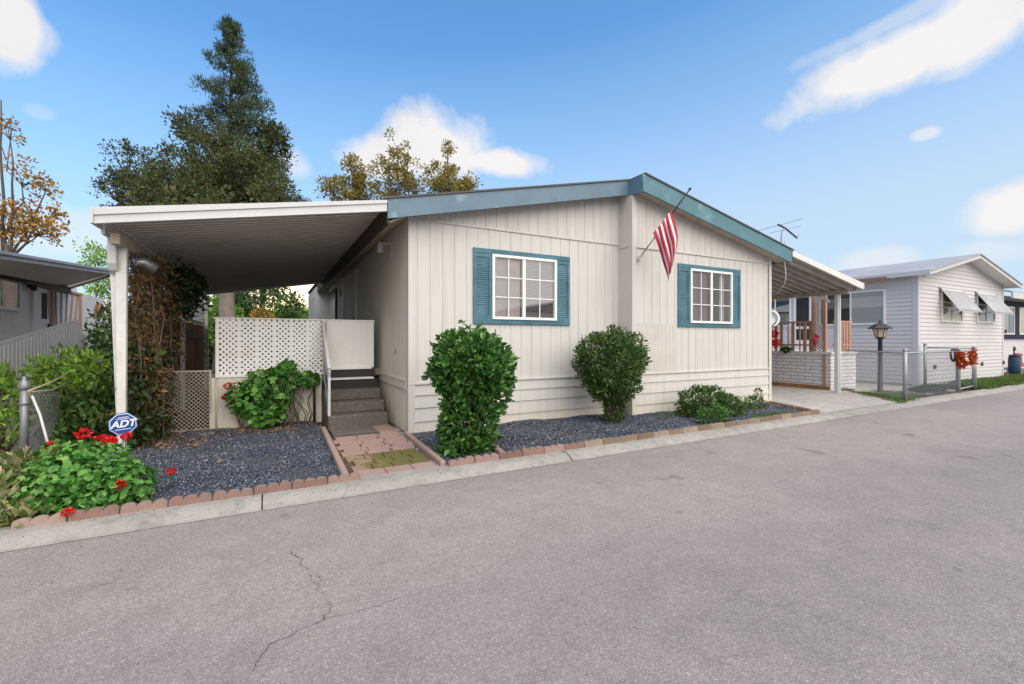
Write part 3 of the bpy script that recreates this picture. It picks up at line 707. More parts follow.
def window(W, y, left, right, gl, gr, split=.475):
    x0,x1,z0,z1 = W; xm = x0+(x1-x0)*split
    f = MB(); t = .035
    f.box((x0-.01,y-.05,z0-.01),(x1+.01,y+.02,z0+t)); f.box((x0-.01,y-.05,z1-t),(x1+.01,y+.02,z1+.01))
    f.box((x0-.01,y-.049,z0+t),(x0+t,y+.02,z1-t)); f.box((x1-t,y-.049,z0+t),(x1+.01,y+.02,z1-t)); f.box((xm-.028,y-.042,z0+t),(xm+.028,y+.02,z1-t))
    fr = f.build('window', M['vinyl'], house, bevel=.004)
    s = MB(); s.box((x0-.34,y-.030,z0-.09),(x1+.30,y-.001,z0-.012)); s.build('window_surround', M['teal'], house, bevel=.004); s = MB(); s.box((x0-.34,y-.032,z1+.012),(x1+.30,y-.001,z1+.09))
    s.build('window_surround', M['teal'], house, bevel=.004)
    for a, b in ((x0-.34,x0-.012),(x1+.012,x1+.30)):
        s = MB(); s.box((a,y-.026,z0-.011),(a+.055,y-.001,z1+.011)); s.box((b-.05,y-.026,z0-.011),(b,y-.001,z1+.011))
        s.box((a+.055,y-.024,z0-.011),(b-.05,y-.001,z0+.05)); s.box((a+.055,y-.024,z1-.05),(b-.05,y-.001,z1+.011))
        s.box((a+.055,y-.008,z0+.05),(b-.05,y-.002,z1-.05))
        z = z0+.055
        while z < z1-.07: s.prism([(a+.055,y-.009,z),(a+.055,y-.017,z+.002),(a+.055,y-.017,z+.008),(a+.055,y-.009,z+.026)], (b-a-.105,0,0)); z += .034
        s.build('shutter', M['teal'], house)
    for (a, b, mat, cur, yy) in ((x0+t,xm-.028,gl,left,y-.02),(xm+.028,x1-t,gr,right,y-.012)):
        g = MB(); g.add([(a,yy,z0+t),(b,yy,z0+t),(b,yy,z1-t),(a,yy,z1-t)], [(0,1,2,3)]); g.build('pane', M[mat], fr)
        u = MB(); m_ = (a+b)/2; u.box((m_-.008,yy-.007,z0+t),(m_+.008,yy-.002,z1-t))
        for k in (1,2):
            zz = z0+t+(z1-z0-2*t)*k/3; u.box((a,yy-.0065,zz-.008),(b,yy-.0025,zz+.008))
        u.build('muntins', M['vinyl'], fr)
        if cur[1] == 'c':
            c = MB(); n = 24; P = [(a+(b-a)*i/n, y+.035+.010*math.sin(i*1.9)) for i in range(n+1)]
            c.add([(x,yy_,z0) for x,yy_ in P]+[(x,yy_,z1) for x,yy_ in P], [(i,i+1,i+n+2,i+n+1) for i in range(n)]); c.build('curtain', M[cur[0]], fr)
        else:
            c = MB(); z = z0
            while z < z1: c.prism([(a,y+.03,z),(a,y+.05,z+.022),(a,y+.052,z+.022),(a,y+.032,z)], ((b-a)*cur[2],0,0)); z += .024
            c.build('blind', M[cur[0]], fr)
window(W1, YL, ('curtain','c'), ('curtain','b',1.0), 'glass', 'glass_r')
window(W2, YR, ('curtain_d','c'), ('dark_room','b',.0001), 'glass_d', 'glass', .49)
mb = MB(); P = [(8.47+i*.02, YR+.12+.012*math.sin(i*1.7)) for i in range(9)]
mb.add([(x,y,1.8) for x,y in P]+[(x,y,2.87) for x,y in P], [(i,i+1,i+10,i+9) for i in range(8)]); mb.build('curtain', M['curtain'], house)
mb = MB(); mb.box((2.6,YL+1.2,.9),(9.6,YL+1.22,3.2)); mb.build('inner_wall', M['dark_room'], house)
# side door, windows, lamps (left side wall)
mb = MB(); x = XL
mb.box((x-.04,11.30,.9),(x-.002,11.42,3.14)); mb.box((x-.04,13.35,.9),(x-.002,13.5,3.14)); mb.box((x-.04,11.42,3.08),(x-.002,13.35,3.14))
d = mb.build('side_door', M['vinyl'], house)
mb = MB(); mb.box((x-.02,11.42,.9),(x-.006,13.35,3.08)); mb.build('door_leaf', M['siding_side'], d)
mb = MB(); mb.box((x-.055,11.5,1.9),(x-.042,11.54,2.05)); mb.build('handle', M['black'], d)
mb = MB(); mb.box((x-.05,15.0,1.1),(x-.002,17.0,3.06)); w_ = mb.build('side_window', M['dark'], house)
mb = MB(); mb.box((x-.056,15.1,1.2),(x-.051,16.9,2.98)); mb.build('pane', M['glass_r'], w_)
mb = MB(); mb.box((x-.03,7.78,2.86),(x-.002,7.90,3.12)); mb.box((x-.20,7.81,3.07),(x-.03,7.87,3.11))
l = mb.build('wall_lamp', M['white'], house, bevel=.01)
mb = MB(); mb.lathe([(.035,-.09),(.05,-.085),(.05,.075),(.03,.09)], (x-.19,7.84,3.02)); mb.build('lamp_shade', M['white'], l, True)
mb = MB(); mb.box((x-.07,14.1,2.75),(x-.002,14.22,2.95)); mb.build('wall_lamp', M['white_dirty'], house)
def text(name, body, size, loc, rot, mat, parent=None, ext=.004, shear=0, bold=0):
    c = bpy.data.curves.new(name, 'FONT'); c.body = body; c.size = size; c.extrude = ext; c.align_x = 'CENTER'; c.align_y = 'CENTER'
    c.shear = shear; c.offset = bold
    o = bpy.data.objects.new(name, c); col.objects.link(o); bpy.context.view_layer.update()
    me = bpy.data.meshes.new_from_object(o); bpy.data.objects.remove(o)
    n = bpy.data.objects.new(name, me); me.materials.clear(); me.materials.append(mat); col.objects.link(n)
    n.location = loc; n.rotation_euler = rot
    if parent: n.parent = parent; n.matrix_parent_inverse = Matrix.Translation(-Vector(parent.location))
    return n
text('house_number', '8', .13, (XL-.008,7.55,1.25), (R(90),0,R(-90)), M['galv'], house)

# ------------------------------------------------------------------ flag
fl = thing('flag', 'red and white striped flag hanging limp from a dark pole on the house corner', 'flag', (6.05,6.33,3.0))
A = Vector((6.05,6.33,2.98)); T = Vector((6.41,5.5,4.06)); d = T-A
mb = MB(); mb.tube([A, A+d*.3], .009, 8); mb.tube([A+d*.3, T], .013, 8); mb.build('pole', M['black'], fl, True)
mb = MB(); mb.lathe([(.005,-.02),(.02,-.012),(.026,0),(.02,.014),(.005,.024)], T); mb.build('finial', M['black'], fl, True)
mb = MB(); mb.tube([A-d*.02, A+d*.03], .022); mb.box((6.02,6.31,2.93),(6.08,6.355,3.0)); mb.build('bracket', M['white'], fl)
vs = []; nu, nv = 45, 34
def dpt(px, py, dd):
    a = (px-512)/455.1; b = (340-py)/455.1; c_, s_ = math.cos(R(28)), math.sin(R(28))
    return Vector((dd*(a*c_+s_), dd*(-a*s_+c_), 1.45+dd*b))
def crv(P, t):
    t *= len(P)-1; i = min(int(t), len(P)-2); f_ = t-i
    return (P[i][0]+(P[i+1][0]-P[i][0])*f_, P[i][1]+(P[i+1][1]-P[i][1])*f_)
LE = [(653,233),(656.5,243),(661,254),(664,264),(666,272),(668.5,279)]; RE = [(671.5,210),(675,222),(677.5,236),(677,247),(675,256),(672,268)]
for j in range(nv+1):
    v = j/nv
    for i in range(nu+1):
        u = i/nu; l_ = crv(LE, v); r_ = crv(RE, v); px = l_[0]+(r_[0]-l_[0])*u; py = l_[1]+(r_[1]-l_[1])*u+2.2*math.sin(u*11+1)*v*v
        vs.append(dpt(px+.5*math.sin(v*9+u*4), py, 7.93+.02*u+.05*math.sin(u*14+v*1.5)*min(1, v*3)-.10*v))
mb = MB(); fs = [(j*(nu+1)+i, j*(nu+1)+i+1, (j+1)*(nu+1)+i+1, (j+1)*(nu+1)+i) for j in range(nv) for i in range(nu)]
mb.add(vs, fs); mb.mi = [(0 if (((k%nu)/nu)*4.5)%1 < .56 else 1) for k in range(len(fs))]
f = mb.build('flag_cloth', [M['flag_red'], M['flag_white']], fl, True); so_ = f.modifiers.new('t','SOLIDIFY'); so_.thickness = .004

# ------------------------------------------------------------------ antenna, dish
an = thing('tv_antenna', 'thin dark television antenna on a bent mast above the right roof eave', 'antenna', (11.3,7,3.3))
B = Vector((10.30,6.6,3.4))
D0 = 10.7
an.location = dpt(781,258,D0)
mb = MB(); mb.tube([dpt(781,260,D0), dpt(781,246,D0), dpt(781.5,234,D0), dpt(784,228,D0)], .016); mb.build('mast', M['galv'], an, True)
mb = MB(); mb.tube([dpt(778,224.5,D0), dpt(785,228,D0+.1), dpt(797,238,D0+.5)], [.02,.022,.02]); mb.build('boom', M['black'], an)
mb = MB(); mb.tube([dpt(757,231,D0+.3), dpt(780,225,D0), dpt(803,218.5,D0-.2)], .006, 5); mb.build('elements', M['silver'], an); mb = MB(); mb.tube([dpt(770,233,D0+.4), dpt(786,229.5,D0+.1), dpt(801,226,D0)], .005, 5)
mb.build('elements', M['silver'], an); mb = MB(); mb.tube([dpt(793,237.5,D0+.5), dpt(799,235,D0+.4)], .006, 5); mb.build('elements', M['silver'], an)
mb = MB(); mb.tube([dpt(784,240,D0-.2), dpt(784.5,262,10.2), dpt(786,275,10.15), dpt(785,283,10.2), dpt(781,289,10.4), dpt(777,294,10.8)], .009, 6); mb.build('cable', M['white'], an, True)
ds = thing('satellite_dish', 'small grey satellite dish on a black arm at the right house corner', 'satellite dish', (10.05,6.9,1.9))
c = Vector((10.74,6.80,1.98)); ax = Vector((-.62,-.72,.25)).normalized(); mb = MB(); s1 = ax.cross(Vector((0,0,1))).normalized(); s2 = s1.cross(ax)
vs = [c-ax*.05]; fs = []
for k in range(1,5):
    for j in range(24):
        t = j/24*2*math.pi; r = k/4*.23; vs.append(c-ax*(.05-.05*(k/4)**2)+s1*math.cos(t)*r*.85+s2*math.sin(t)*r)
for j in range(24): fs.append((0,1+j,1+(j+1)%24))
for k in range(3):
    for j in range(24): fs.append((1+k*24+j,1+(k+1)*24+j,1+(k+1)*24+(j+1)%24,1+k*24+(j+1)%24))
mb.add(vs, fs); o = mb.build('reflector', M['silver'], ds, True); q = o.modifiers.new('t','SOLIDIFY'); q.thickness = .012
mb = MB(); mb.tube([c-ax*.06, c-ax*.10-Vector((0,0,.25)), Vector((10.66,6.86,1.50)), Vector((10.05,6.95,1.45))], .018); mb.tube([c-s2*.2, c+ax*.3-s2*.2], .012); mb.build('arm', M['black'], ds, True)

# ------------------------------------------------------------------ left carport awning
cp = thing('carport_awning', 'white aluminium awning roof over the porch left of the cream house', 'awning', (-1.6,7.1,0))
X0, X1, Y0, Y1 = -1.68, 1.45, 6.46, 15.7
za = lambda x: 2.83+(x-X0)*(3.36-2.83)/(X1-X0)
mb = MB(); y = Y0+.05; prof = []
while y < Y1-.01:
    prof += [(y,0),(y+.11,.008),(y+.112,-.012),(y+.128,-.012),(y+.13,0)]; y += .14
n = len(prof)
mb.add([(X0+.05,yy,za(X0)+dz) for yy,dz in prof]+[(X1,yy,za(X1)+dz) for yy,dz in prof], [(i,i+1,i+1+n,i+n) for i in range(n-1)])
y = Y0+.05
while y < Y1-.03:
    mb.prism([(X0+.05,y+.108,za(X0)-.0135),(X0+.05,y+.132,za(X0)-.0135),(X1,y+.132,za(X1)-.0135),(X1,y+.108,za(X1)-.0135)], (0,0,-.012), 1); y += .14  # dark strips painted in place of the shadow lines between pans
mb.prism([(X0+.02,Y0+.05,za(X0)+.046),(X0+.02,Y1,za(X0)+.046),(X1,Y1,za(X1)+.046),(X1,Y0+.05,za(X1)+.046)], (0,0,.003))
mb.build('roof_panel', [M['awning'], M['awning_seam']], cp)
mb = MB()
mb.prism([(X0,Y0,za(X0)+.05),(X1,Y0,za(X1)+.05),(X1,Y0,za(X1)-.105),(X0,Y0,za(X0)-.12)], (0,.05,0))
mb.prism([(X0,Y0-.018,za(X0)+.052),(X1,Y0-.018,za(X1)+.052),(X1,Y0-.018,za(X1)+.005),(X0,Y0-.018,za(X0)-.03)], (0,.017,0))
mb.prism([(X0,Y0-.006,za(X0)-.10),(X1,Y0-.006,za(X1)-.088),(X1,Y0-.006,za(X1)-.104),(X0,Y0-.006,za(X0)-.122)], (0,.005,0))
mb.box((X0-.03,Y0-.02,za(X0)-.12),(X0-.001,Y0+.30,za(X0)+.05)); mb.build('fascia', M['white'], cp, bevel=.004)
mb = MB(); mb.box((X0-.02,Y0+.31,2.66),(X0+.015,Y1,2.86)); mb.build('side_gutter', M['white_dirty'], cp)
mb = MB(); mb.prism([(X0,Y1-.06,za(X0)-.10),(X1,Y1-.06,za(X1)-.10),(X1,Y1-.06,za(X1)-.03),(X0,Y1-.06,za(X0)-.03)], (0,.06,0)); mb.build('back_beam', M['white_dirty'], cp)
mb = MB(); mb.box((-1.62,Y0+.3,2.56),(-1.53,Y1-.1,2.68)); mb.build('beam', M['soffit'], cp)
mb = MB(); mb.prism([(-1.715,7.12,2.6),(-1.60,7.12,2.6),(-1.60,7.12,.03),(-1.635,7.12,.03)], (0,.06,0)); mb.prism([(-1.64,7.05,2.6),(-1.53,7.05,2.6),(-1.545,7.05,.03),(-1.625,7.05,.03)], (0,.08,0)); mb.build('post', M['white_dirty'], cp, bevel=.006)
for yy in (11.3,15.3):
    mb = MB(); mb.box((-1.61,yy,.03),(-1.53,yy+.09,2.56)); mb.build('post', M['white_dirty'], cp, bevel=.008)
mb = MB(); mb.prism([(-1.70,6.98,2.66),(-1.70,6.98,2.36),(-1.70,7.02,2.28),(-1.70,7.10,2.24),(-1.70,7.10,2.66)], (.09,0,0)); mb.build('bracket', M['white'], cp, bevel=.012)
mb = MB(); mb.tube([(-1.50,7.25,2.42),(-1.42,7.3,2.44),(-1.30,7.35,2.36)], [.05,.06,.07], 12); mb.build('flood_lamp', M['silver'], cp, True)
mb = MB(); mb.tube([(.35,15.5,3.0),(.35,15.5,2.82)], .02); mb.build('hook', M['white_dirty'], cp)

# ------------------------------------------------------------------ porch with steps
po = thing('porch', 'raised entrance porch with lattice screen, white panel and carpeted steps', 'porch', (.6,8.4,0))
mb = MB(); mb.box((-.80,8.66,.80),(1.83,15,.92)); mb.box((-.80,8.46,.84),(.78,8.659,.92)); mb.build('deck_floor', M['deck'], po)
mb = MB(); gwall(mb, (-.82,8.42), (1,0), 1.60, .10, lambda s: .86, [.2*i+.1 for i in range(9)], (0,-1)); mb.box((-.82,8.385,.05),(.78,8.419,.30)); gwall(mb, (-.82,8.42), (0,1), 6, .05, lambda s: .86, [.2*i for i in range(30)], (-1,0)); mb.build('skirting', M['siding_side'], po)
ls = MB(); ls.box((-.75,8.40,.86),(-.70,8.45,1.80)); ls.box((.79,8.40,.86),(.84,8.45,1.80)); ls.box((-.78,8.395,1.785),(.86,8.455,1.805)); ls.box((-.75,8.398,.86),(.84,8.452,.905))
fr = ls.build('screen_frame', M['vinyl_lattice'], po, bevel=.004)
mb = MB(); diag(mb, (-.70,8.425,.905), (1,0,0), (0,0,1), 1.49, .88, .083, .033, .007, (0,1,0))
mb.build('lattice', M['vinyl_lattice'], fr)
mb = MB()
for k in range(1,6): mb.box((-.70+k*.25,8.405,.905),(-.70+k*.25+.03,8.412,1.785))
mb.build('batten', M['vinyl_lattice'], fr)
mb = MB(); gwall(mb, (.88,8.62), (1,0), .80, .95, lambda s: 1.80, [.13*i+.05 for i in range(6)], (0,-1)); mb.box((.88,8.625,.95),(1.68,8.65,1.79)); mb.box((.86,8.60,1.79),(1.70,8.66,1.815)); mb.box((1.655,8.605,.95),(1.69,8.655,1.79)); mb.build('privacy_panel', M['vinyl_lattice'], po, bevel=.003)
def step(y0, y1, z0, z1, mat, name='step'):
    mb = MB(); mb.box((.79,y0,z0),(1.70,y1,z1)); return mb.build(name, mat, po, bevel=.02)
step(7.50,8.43,.05,.27,M['carpet']); step(7.76,8.43,.271,.44,M['carpet']); step(8.06,8.43,.441,.61,M['carpet'])
mb = MB(); mb.box((.85,8.36,.611),(1.70,8.40,.76)); mb.box((.85,8.56,.78),(1.70,8.59,.925)); mb.build('riser', M['riser'], po)
for yy, zz in ((8.33,.762),(8.53,.926)):
    mb = MB(); mb.box((.84,yy,zz),(1.64,yy+.25,zz+.025)); mb.build('tread_nosing', M['vinyl_lattice'], po, bevel=.003)
mb = MB(); mb.bar((.80,8.44,1.74),(.80,7.50,.98),.045,.12); mb.box((.785,7.50,.272),(.825,7.56,1.02)); mb.bar((.80,8.44,1.50),(.80,7.56,.80),.012,.40); mb.bar((.80,8.44,1.08),(.80,7.56,.56),.012,.30)
mb.build('handrail', M['white'], po, bevel=.006)
mt = MB(); mt.box((.80,6.98,.05),(1.44,7.49,.088)); tag(mt.build('door_mat', M['carpet'], bevel=.008), 'dark grey carpet mat on the pavers at the foot of the steps', 'mat')
pp = MB(); pp.tube([(.66,8.34,.05),(.66,8.34,.60),(.66,8.38,.66)], .022); tag(pp.build('standpipe', M['dark'], smooth=True), 'dark upright pipe standing in front of the porch skirting', 'pipe')
pp = MB(); pp.tube([(-.72,8.2,.05),(-.72,8.2,.86)], .013); tag(pp.build('stake', M['wire'], smooth=True), 'thin pale stake left of the smaller geranium', 'stake')

lg = thing('lattice_gate', 'low beige diamond lattice gate standing left of the porch', 'gate', (-1.5,8.43,0))
mb = MB(); diag(mb, (-1.49,8.43,.08), (1,0,0), (0,0,1), .68, .88, .060, .009, .005, (0,1,0)); mb.build('lattice', M['wire'], lg)
mb = MB(); mb.box((-1.51,8.41,.05),(-1.485,8.45,.98)); mb.box((-.83,8.41,.05),(-.80,8.45,.98)); mb.box((-1.51,8.415,.96),(-.80,8.445,.985)); mb.box((-1.51,8.415,.06),(-.80,8.445,.085)); mb.build('gate_frame', M['wire'], lg)

wf = thing('wood_fence', 'weathered brown board fence under the left edge of the carport awning', 'fence', (-1.55,9,0))
mb = MB(); y = 8.7; random.seed(5)
while y < 15.2:
    h = 1.85+random.uniform(-.02,.02); mb.box((-1.66,y,.05),(-1.64+random.uniform(0,.01),y+.145,h)); y += .15
mb.build('boards', M['brown_wood'], wf)
mb = MB(); mb.box((-1.635,8.7,.4),(-1.60,15.2,.49)); mb.box((-1.635,8.7,1.5),(-1.60,15.2,1.59)); mb.build('rails', M['brown_wood'], wf)
mb = MB(); mb.box((-1.66,8.7,1.88),(-1.60,15.2,1.93)); 
yy = 12.0
while yy < 15.2: mb.box((-1.64,yy,1.93),(-1.62,yy+.03,2.55)); yy += .18
mb.build('trellis', M['galv'], wf)
bb = MB(); bb.box((-1.3,15.0,.05),(-.6,15.08,1.75)); tag(bb.build('board_fence', M['brown_wood']), 'dark brown wooden boards closing the back of the carport side passage', 'fence')

# ------------------------------------------------------------------ left neighbour home
lh = thing('neighbour_home', 'shaded grey beige home behind the white ramp at the left edge', 'house', (-4.3,11,0))
mb = MB(); gwall(mb, (-4.3,15.3), (0,-1), 12.3, 0, lambda s: 2.75, [.2*i+.1 for i in range(60)], (1,0)); mb.build('wall', M['lh_siding'], lh)
mb = MB(); mb.box((-4.28,13.9,.6),(-4.24,15.3,2.62)); mb.box((-4.30,15.3,.3),(-4.2,17.1,2.62)); mb.build('shed_wall', M['white_dirty'], lh)
mb = MB(); mb.box((-4.22,16.95,.3),(-4.12,17.1,2.62)); mb.build('corner_trim', M['white'], lh)
ez = lambda y: 2.50+.085*(y-8.2)
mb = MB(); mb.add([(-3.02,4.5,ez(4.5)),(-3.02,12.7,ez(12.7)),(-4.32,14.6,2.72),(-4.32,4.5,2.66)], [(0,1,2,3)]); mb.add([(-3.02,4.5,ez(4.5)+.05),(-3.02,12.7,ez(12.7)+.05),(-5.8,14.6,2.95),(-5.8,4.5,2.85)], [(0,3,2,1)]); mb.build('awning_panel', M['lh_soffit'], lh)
mb = MB(); mb.prism([(-3.0,4.5,ez(4.5)-.02),(-3.0,12.75,ez(12.75)-.03),(-3.0,12.75,ez(12.75)+.07),(-3.0,4.5,ez(4.5)+.08)], (.06,0,0)); mb.prism([(-2.94,4.5,ez(4.5)+.04),(-2.94,12.75,ez(12.75)+.03),(-2.94,12.75,ez(12.75)+.07),(-2.94,4.5,ez(4.5)+.08)], (.03,0,0)); mb.build('gutter', M['rh_roof'], lh)
mb = MB(); mb.prism([(-3.03,12.72,ez(12.72)-.05),(-4.3,14.62,2.66),(-4.3,14.62,2.76),(-3.03,12.72,ez(12.72)+.06)], (.04,.03,0)); mb.build('fascia', M['soffit'], lh)
mb = MB(); mb.box((-4.28,4,2.55),(-4.18,14.5,2.70)); mb.build('eave_board', M['dark'], lh)
def sidewin(par, x, y0, y1, z0, z1, sx, cur, gl='glass_r', fr='vinyl', t=.05, mid=True):
    mb = MB(); e = .05*sx
    mb.box((x,y0,z0),(x+e,y1,z0+t)); mb.box((x,y0,z1-t),(x+e,y1,z1)); mb.box((x,y0,z0+t),(x+e,y0+t,z1-t)); mb.box((x,y1-t,z0+t),(x+e,y1,z1-t))
    if mid: mb.box((x,(y0+y1)/2-.02,z0+t),(x+e*.9,(y0+y1)/2+.02,z1-t))
    o = mb.build('window', M[fr], par)
    mb = MB(); mb.box((x+e*.15,y0+t,z0+t),(x+e*.3,y1-t,z1-t)); mb.build('curtain', M[cur], o)
    mb = MB(); mb.add([(x+e*.6,y0+t,z0+t),(x+e*.6,y1-t,z0+t),(x+e*.6,y1-t,z1-t),(x+e*.6,y0+t,z1-t)], [(0,1,2,3)]); mb.build('pane', M[gl], o); return o
sidewin(lh, -4.3, 10.7, 12.25, 2.0, 2.58, 1, 'dark_room')
mb = MB(); mb.box((-4.3,12.75,.9),(-4.25,13.5,2.55)); d = mb.build('door', M['lh_siding'], lh)
mb = MB(); mb.box((-4.249,13.12,1.9),(-4.24,13.36,2.45)); mb.build('pane', M['dark_room'], d)
mb = MB(); mb.box((-4.249,13.40,1.7),(-4.21,13.44,1.8)); mb.build('handle', M['black'], d)
mb = MB(); mb.lathe([(.02,-.06),(.05,-.04),(.055,.04),(.02,.07)], (-4.20,12.62,2.50)); mb.box((-4.29,12.58,2.50),(-4.2,12.66,2.54)); mb.build('wall_lamp', M['black'], lh)
mb = MB()
for k in range(7): mb.bar((-4.22,13.6+k*.22,1.3),(-4.22,13.75+k*.22+(k-3)*.12,2.6),.02,.03)
mb.bar((-4.22,13.55,2.6),(-4.22,15.3,2.6),.05,.05); mb.bar((-4.22,13.55,1.2),(-4.22,13.55,2.6),.06,.06); mb.bar((-4.22,15.2,1.2),(-4.22,15.2,2.6),.06,.06)
tag(mb.build('trellis', M['redwood']), 'worn brown trellis against the wall beside the left home door', 'trellis')
wr = MB(); c = Vector((-4.12,16.35,2.27))
wr.tube([c+Vector((0,math.cos(t)*.16,math.sin(t)*.16)) for t in [i*math.pi/8 for i in range(17)]], .05, 8); wr.tube([c+Vector((.0,-.05,0)),c+Vector((.03,.05,0))], .05, 8)
tag(wr.build('wreath', M['brown_wood'], smooth=True), 'brown round wreath hung on the white shed wall of the left home', 'wreath')
mb = MB(); mb.box((-3.95,15.6,1.25),(-3.7,15.95,1.8)); mb.box((-3.98,15.55,1.8),(-3.67,16,1.86)); mb.box((-3.87,15.74,0),(-3.8,15.8,1.25)); tag(mb.build('utility_box', M['white_dirty'], bevel=.01), 'small white utility box on a post below the wreath', 'utility box')
ra = thing('access_ramp', 'white picket railed ramp rising beside the left home', 'ramp', (-3.4,9,0))
rt = lambda y: 1.38+(y-9.16)*.152
mb = MB(); mb.prism([(-3.38,5.5,rt(5.5)-.03),(-3.38,12,rt(12)-.03),(-3.38,12,rt(12)+.03),(-3.38,5.5,rt(5.5)+.03)], (-.06,0,0)); mb.bar((-3.41,12,rt(12)),(-3.41,12.5,1.42),.06,.06); mb.build('handrail', M['white'], ra)
mb = MB(); y = 5.6
while y < 12: mb.box((-3.395,y,rt(y)-.62),(-3.365,y+.06,rt(y)-.02)); y += .12
while y < 12.5: mb.box((-3.395,y,.9),(-3.365,y+.055,rt(12)-(y-12)*.8)); y += .105
mb.prism([(-3.40,5.5,rt(5.5)-.60),(-3.40,12.3,rt(12)-.60),(-3.40,12.3,rt(12)-.55),(-3.40,5.5,rt(5.5)-.55)], (.02,0,0)); mb.build('pickets', M['white'], ra)
mb = MB(); mb.prism([(-3.42,5.5,0),(-3.42,12.5,0),(-3.42,12.5,rt(12)-.64),(-3.42,5.5,rt(5.5)-.64)], (-.8,0,0)); mb.build('ramp_body', M['lh_siding'], ra)

# ------------------------------------------------------------------ right carport awning
ra = thing('carport_awning', 'corrugated metal awning over the driveway right of the cream house', 'awning', (13.27,6.6,0))
xa, xb, y0, y1 = 10.37, 13.40, 6.06, 13.5; zb = lambda x: 3.44+(x-xa)*(2.87-3.44)/(xb-xa)
prof = []; y = y0+.06
while y < y1: prof += [(y,0),(y+.03,.02),(y+.10,.0),(y+.12,-.09),(y+.19,-.09),(y+.23,0)]; y += .24
n = len(prof); mb = MB()
mb.add([(xa,yy,zb(xa)-.10+dz) for yy,dz in prof]+[(xb,yy,zb(xb)-.07+dz) for yy,dz in prof], [(i,i+1,i+1+n,i+n) for i in range(n-1)])
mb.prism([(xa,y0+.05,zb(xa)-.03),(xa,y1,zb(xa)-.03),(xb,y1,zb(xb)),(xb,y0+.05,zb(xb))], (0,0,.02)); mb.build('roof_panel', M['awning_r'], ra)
mb = MB(); mb.prism([(xa,y0,zb(xa)+.01),(xb,y0,zb(xb)+.04),(xb,y0,zb(xb)-.12),(xa,y0,zb(xa)-.11)], (0,.045,0)); mb.box((xb+.001,y0-.01,zb(xb)-.125),(xb+.03,y1,zb(xb)+.045)); mb.build('fascia', M['white_dirty'], ra, bevel=.004)
mb = MB(); mb.box((13.22,y0+.3,2.66),(13.32,y1,2.76)); mb.build('beam', M['soffit'], ra)
for i, yy in enumerate((6.55,12.5)):
    mb = MB(); mb.box((13.20,yy,.03),(13.25,yy+.09,2.66)); mb.box((13.26,yy-.01,.03),(13.33,yy+.08,2.66)); mb.box((13.245,yy+.03,.03),(13.265,yy+.07,2.66)); mb.build('post', M['white'], ra, bevel=.006)
mb = MB(); mb.tube([(13.0,6.9,2.64),(13.08,6.85,2.56),(13.14,6.8,2.56),(13.16,6.75,2.45)], .04); mb.build('downspout', M['white'], ra, True)

# ------------------------------------------------------------------ right neighbour house
rh = thing('neighbour_house', 'white lap sided gabled house with two window awnings at the right', 'house', (20.8,6.36,0))
RX0, RX1, RY, RA = 17.2, 24.0, 6.36, 20.5
rz = lambda x: 3.50+(x-16.95)*(4.28-3.50)/(RA-16.95) if x < RA else 4.28-(x-RA)*(4.28-3.50)/(24.3-RA)
zs = [.12+.125*i for i in range(37)]
mb = MB()
for a, b in zip(zs[:-1], zs[1:]):
    xl, xr = RX0, RX1
    if b > 3.4:
        xl = RX0+max(0, (b-3.4)/.22); xr = RX1-max(0, (b-3.4)/.205)
    if xr-xl < .2: continue
    lap(mb, xl, xr, RY, [a, b], proud=.024)
mb.box((RX0,RY+.002,0),(RX1,RY+.05,3.45)); mb.prism([(RX0,RY+.002,3.45),(RA,RY+.002,4.20),(RX1,RY+.002,3.45)], (0,.05,0)); mb.build('front_wall', M['rh_siding'], rh)
mb = MB()
for a, b in zip(zs[:27], zs[1:28]): lap(mb, RY+.05, 20, RX0, [a, b], proud=.024, axis='y')
mb.box((RX0+.002,RY,0),(RX0+.05,20,3.49)); mb.box((RX1-.05,RY+.06,0),(RX1,20,3.49)); mb.build('side_wall', M['rh_siding'], rh)
mb = MB(); mb.box((RX0-.025,RY-.025,.05),(RX0+.12,RY-.019,3.45)); mb.box((RX0-.025,RY-.019,.05),(RX0-.019,RY+.12,3.45)); mb.build('corner_trim', M['white'], rh); mb = MB(); mb.box((RX1-.1,RY-.025,.05),(RX1+.02,RY-.019,3.45)); mb.build('corner_trim', M['white'], rh)
for x0, x1 in ((16.9,RA),(RA,24.35)):
    slab([(x0,rz(x0)),(x1,rz(x1)),(x1,rz(x1)-.035),(x0,rz(x0)-.035)], 5.92, 20.2).build('roof', M['rh_roof'], rh)
    slab([(x0,rz(x0)-.037),(x1,rz(x1)-.037),(x1,rz(x1)-.16),(x0,rz(x0)-.14)], 5.95, 5.99).build('fascia', M['white'], rh)
    slab([(x0+.06,rz(x0+.06)-.10),(x1,rz(x1)-.10),(x1,rz(x1)-.115),(x0+.06,rz(x0+.06)-.115)], 5.992, 6.5).build('soffit', M['white_dirty'], rh)
mb = MB(); mb.box((16.86,5.95,3.36),(16.90,20,3.50)); mb.build('fascia', M['white'], rh)
